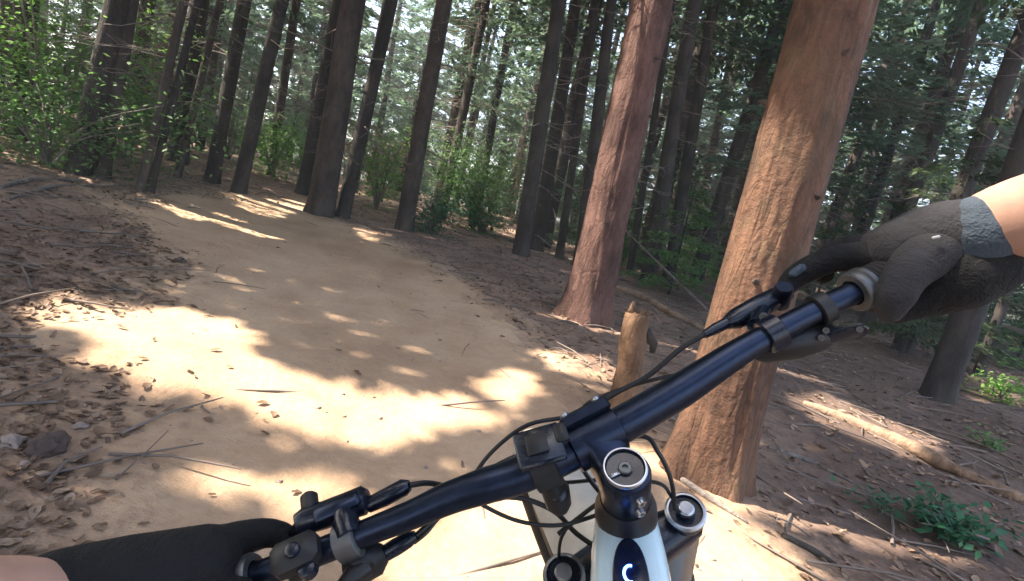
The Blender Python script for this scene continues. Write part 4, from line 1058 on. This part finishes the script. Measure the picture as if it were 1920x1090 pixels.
# computer mount on the bar, left of the stem
md = (C(1065, 806, .40) - C(960, 836, .40)).normalized(); mv = CP - C(1010, 838, .4); mn = (S * .9 + mv.normalized() * .3); mn = (mn - md * mn.dot(md)).normalized(); mf = mn.cross(md)
mnt = part('computer_mount', MB().box(C(1011, 838, .396), md, mf, mn, .0185, .0150, .0035, .2), 'gloss_black')
part('mount_tab', MB().box(C(1006, 832, .3915), md, mf, mn, .0085, .0080, .0016, .2), 'matte_black', mnt)
part('mount_latch', MB().box(C(1052, 812, .398), md, mf, mn, .0050, .0075, .0040, .2), 'matte_black', mnt)
clamp_ring('mount_band', (1018, 872), .414, (967, 894, 1050, 858), .0195, .022, 'matte_black', mnt)
lm = part('light_mount', MB().tube(cpx([(1030, 895, .42), (1042, 920, .43), (1048, 945, .436), (1052, 960, .437)]), [.009, .0120, .0110, .006], 14), 'matte_black')
part('lens', MB().lathe(C(1046, 925, .421), (CP - C(1046, 925, .42)).normalized(), [(.007, -.006), (.007, .001), (.004, .002), (.001, .0022)], 16), 'gloss_black', lm)
part('screw', MB().lathe(C(1052, 943, .425), (CP - C(1046, 925, .42)).normalized(), [(.003, -.006), (.003, .001), (.0014, .001)], 10), 'steel', lm)
# hoses and cables
cables = [([(1322, 627, .458), (1275, 655, .458), (1215, 705, .455), (1150, 740, .45), (1085, 782, .446), (1062, 812, .45), (1075, 850, .46), (1110, 905, .47), (1150, 950, .48)], .0024),
          ([(1400, 662, .452), (1330, 690, .462), (1260, 705, .466), (1190, 722, .466), (1110, 752, .462), (1075, 779, .458), (990, 797, .452), (925, 845, .448), (888, 895, .446), (882, 925, .446), (910, 950, .446), (975, 978, .448), (1050, 985, .45), (1122, 965, .458), (1165, 950, .47)], .0019),
          ([(768, 910, .418), (800, 906, .424), (835, 912, .43), (900, 930, .445), (980, 935, .46), (1040, 960, .466), (1080, 1000, .466), (1130, 1035, .472), (1160, 1060, .485)], .0024),
          ([(780, 1004, .409), (805, 982, .415), (835, 955, .425), (870, 925, .435), (920, 880, .45), (990, 850, .462), (1090, 850, .465), (1200, 818, .462), (1235, 850, .458), (1258, 900, .462), (1266, 955, .472)], .0021),
          ([(776, 1018, .409), (800, 998, .413), (828, 966, .425), (880, 930, .44), (960, 905, .46), (1060, 905, .47), (1130, 900, .48), (1230, 905, .47), (1258, 930, .47), (1272, 960, .474)], .0018),
          ([(1046, 1002, .452), (1080, 975, .456), (1120, 945, .462), (1150, 930, .47)], .0020),
          ([(1052, 1062, .47), (1048, 1040, .466), (1052, 1010, .462), (1066, 985, .46)], .0016)]
for l, r_ in cables:
    part('cable', MB().tube(spline(cpx(l), 6), r_, 8), 'hose')

# ------------------------------------------------------------------ rider
def skinmat():
    t = NT('skin'); v = t.coord(); n = t.noise(v, 30, 4); n2 = t.noise(v, 260, 3)
    c = t.ramp(n, [(.3, (.48, .27, .20)), (.7, (.60, .36, .27))]); t.bump(n2, .25, .001)
    t.b.inputs['Subsurface Weight'].default_value = .12; t.b.inputs['Subsurface Radius'].default_value = (.01, .004, .002)
    return t.out(c, .5)
M['skin'] = skinmat()
def cloth(name, col, sc_=500):
    t = NT(name); v = t.coord(); n = t.noise(v, 24, 4); w = t.noise(v, sc_, 2)
    c = t.ramp(n, [(.3, tuple(x * .8 for x in col)), (.7, tuple(x * 1.2 for x in col))]); t.bump(t.math('ADD', t.math('MULTIPLY', w, .5), t.math('MULTIPLY', t.noise(t.coord((1, .35, 1)), 55, 3), 1.8)), .8, .004)
    return t.out(c, .85)
M['glove_grey'] = cloth('glove_grey_fabric', (.036, .035, .039)); M['glove_black'] = cloth('glove_black_fabric', (.006, .006, .007)); M['cuff'] = cloth('blue_grey_cuff', (.055, .075, .10))
M['pale'] = plain('pale_print', (.6, .6, .6), .6)
M['jersey'] = cloth('jersey_cloth', (.04, .05, .07)); M['shorts'] = cloth('shorts_cloth', (.02, .02, .022)); M['helmet'] = plain('helmet_shell', (.03, .03, .035), .4)
pb = W3((0, -.45, .45)); pb.z = gzf(pb.x, pb.y)
rider = thing('person', 'rider in dark gloves gripping the mountain bike handlebar with bare forearms', 'person', pb)
def organic(name, chains, mat, vox, parent=rider, smooth=8):
    mb = MB()
    for pts, rad in chains:
        p = spline(pts, 5); r_ = lerp_list(rad, len(p)); mb.tube(p, r_, 14); mb.ball(p[0], r_[0], 14); mb.ball(p[-1], r_[-1], 14)
    me = mb.mesh(name, True, origin=pb); me.materials.append(M[mat])
    o = bpy.data.objects.new(name, me); COL.objects.link(o); o.parent = parent
    m = o.modifiers.new('weld', 'REMESH'); m.mode = 'VOXEL'; m.voxel_size = vox; m.use_smooth_shade = True
    m2 = o.modifiers.new('soften', 'SMOOTH'); m2.factor = .5; m2.iterations = smooth
    return o
sR, sL = W3((.19, .13, .17)), W3((-.19, .10, .17)); eR, eL = W3((.56, .13, -.10)), W3((-.50, -.06, .02))
wR, wL = C(1850, 432, .43), C(50, 1160, .33)
fR, fL = C(1990, 392, .39), C(-120, 1175, .28)
hip = W3((0, -.36, .50)); neck = W3((0, .2, .2)); head = W3((0, .36, .17))
kR, kL = W3((.17, -.52, .18)), W3((-.15, -.55, .20)); aR, aL = BBp + N_ * .13 + GH * .12 + GU * .10, BBp - N_ * .13 - GH * .2 + GU * .10
body = organic('body', [([C(1800, 446, .435), wR, fR, eR], [.026, .028, .036, .042]), ([eR, (eR + sR) / 2, sR], [.042, .048, .058]),
                        ([C(150, 1120, .34), wL, fL, eL], [.026, .028, .036, .042]), ([eL, (eL + sL) / 2, sL], [.042, .048, .058]),
                        ([sL, (sL + sR) / 2, sR], [.065, .08, .065]), ([(sL + sR) / 2, W3((0, -.08, .36)), hip], [.10, .12, .14]), ([(sL + sR) / 2, neck, head], [.07, .055, .06]),
                        ([head + Vector((0, .0, .03)), head + Vector((0, .0, -.03))], [.085, .075]),
                        ([hip + CR * .08, kR, aR], [.09, .06, .04]), ([hip - CR * .08, kL, aL], [.09, .06, .04]), ([aR, aR + GH * .13 - GU * .05], [.04, .03]), ([aL, aL + GH * .13 - GU * .05], [.04, .03])], 'skin', .007, smooth=6)
organic('jersey', [([sL, (sL + sR) / 2, sR], [.078, .092, .078]), ([(sL + sR) / 2, W3((0, -.08, .36)), hip + Vector((0, 0, .08))], [.115, .135, .15]), ([(eR + sR) / 2, sR], [.06, .072]), ([(eL + sL) / 2, sL], [.06, .072])], 'jersey', .012)
organic('shorts', [([hip, hip + CR * .08, (hip + CR * .08).lerp(kR, .75)], [.15, .115, .085]), ([hip, hip - CR * .08, (hip - CR * .08).lerp(kL, .75)], [.15, .115, .085])], 'shorts', .012)
organic('helmet', [([head + Vector((0, -.06, .05)), head + Vector((0, .03, .07)), head + Vector((0, .09, .05))], [.095, .11, .09])], 'helmet', .012)
for a_ in (aR, aL): organic('shoe', [([a_ - GU * .03 - GH * .04, a_ + GH * .08 - GU * .06, a_ + GH * .17 - GU * .075], [.045, .043, .035])], 'shorts', .008)
# right glove: back of the hand, four fingers round the grip, index on the lever, thumb round the inside
gR = organic('glove', [
    ([C(1822, 442, .432), C(1770, 448, .440), C(1690, 468, .452)], [.0315, .033, .027]),
    ([C(1760, 440, .45), C(1700, 446, .472), C(1645, 462, .478)], [.026, .022, .0165]),
    ([C(1770, 432, .455), C(1720, 430, .482), C(1690, 436, .497)], [.024, .020, .016]),
    ([C(1740, 465, .445), C(1680, 475, .455), C(1640, 482, .462)], [.026, .020, .0145]),
    ([C(1650, 462, .478), C(1622, 478, .50), C(1622, 530, .497), C(1645, 570, .472)], [.0150, .0125, .0115, .0100]),
    ([C(1680, 442, .49), C(1652, 462, .514), C(1655, 515, .508), C(1680, 550, .482)], [.0145, .0125, .0115, .0100]),
    ([C(1715, 432, .497), C(1690, 452, .524), C(1695, 500, .515), C(1715, 530, .488)], [.0130, .0110, .0105, .0092])], 'glove_grey', .0032, smooth=7)
gT = organic('glove_thumb', [([C(1765, 468, .432), C(1730, 486, .428), C(1704, 510, .425), C(1688, 534, .424), C(1676, 556, .425), C(1668, 582, .431)], [.0215, .0205, .0175, .0158, .0162, .0115])], 'glove_grey', .003, gR, 6)
organic('glove_palm', [([C(1850, 490, .43), C(1790, 515, .436), C(1730, 545, .446), C(1680, 575, .452)], [.030, .033, .026, .016]), ([C(1668, 486, .455), C(1620, 482, .468), C(1565, 486, .478), C(1515, 505, .486), C(1484, 524, .488), C(1470, 546, .484)], [.0165, .0148, .0126, .0124, .0104, .0088]), ([C(1672, 470, .466), C(1628, 464, .486), C(1580, 466, .500), C(1548, 486, .506), C(1545, 516, .500)], [.0150, .0135, .0118, .0118, .0095]), ([C(1880, 486, .45), C(1840, 500, .44)], [.022, .028])], 'glove_black', .0032, gR, 7)
organic('fingertip_highlight', [([C(1503, 503, .477), C(1486, 514, .478)], [.0044, .0040])], 'cuff', .0016, gR, 3)  # pale sliver modelled as the highlight on the index fingertip
organic('logo_mark', [([C(1750, 446, .4082), C(1760, 444, .4082)], [.0013, .0013])], 'pale', .0007, gR, 2)
organic('cuff', [([C(1826, 443, .428), C(1848, 434, .427)], [.0330, .0322])], 'cuff', .003, rider, 5)
gL = organic('glove', [
    ([C(100, 1130, .335), C(250, 1092, .355), C(380, 1052, .378)], [.033, .032, .026]),
    ([C(300, 1075, .37), C(390, 1035, .392), C(438, 1014, .400)], [.026, .019, .0142]),
    ([C(438, 1012, .400), C(490, 1000, .412), C(528, 1004, .418), C(546, 1022, .418), C(548, 1040, .414)], [.0138, .0118, .0105, .0096, .0088]),
    ([C(400, 1040, .398), C(430, 1045, .425), C(440, 1085, .428), C(425, 1120, .41)], [.0145, .0125, .0115, .0100]),
    ([C(350, 1065, .39), C(385, 1070, .428), C(395, 1110, .428), C(385, 1145, .405)], [.0145, .0125, .0115, .0100]),
    ([C(300, 1090, .385), C(340, 1100, .425), C(350, 1135, .42), C(340, 1165, .40)], [.0130, .0115, .0105, .0092]),
    ([C(240, 1125, .345), C(320, 1130, .35), C(400, 1122, .356), C(450, 1115, .364)], [.026, .020, .0155, .0120])], 'glove_black', .0032, smooth=7)
organic('cuff', [([C(110, 1128, .334), wL], [.033, .033])], 'glove_black', .003, rider, 5)

# ------------------------------------------------------------------ haze among the trees
mb = MB(); hv = [(x, y, z) for z in (-3.5, 24.0) for (x, y) in ((-100, -60), (100, -60), (100, 120), (-100, 120))]
mb.add(hv, [[3, 2, 1, 0], [4, 5, 6, 7], [0, 1, 5, 4], [1, 2, 6, 5], [2, 3, 7, 6], [3, 0, 4, 7]])
hm = bpy.data.materials.new('haze'); hm.use_nodes = True; hn = hm.node_tree.nodes; hn.remove(hn['Principled BSDF'])
pv_ = hn.new('ShaderNodeVolumePrincipled'); pv_.inputs['Color'].default_value = (.90, .93, .92, 1); pv_.inputs['Density'].default_value = HAZE
hm.node_tree.links.new(pv_.outputs[0], hn['Material Output'].inputs['Volume'])
hz_ = stuff(link('haze', mb.mesh('haze', False), hm)); hz_['label'] = 'thin pale haze hanging among the forest trees'; hz_['category'] = 'haze'
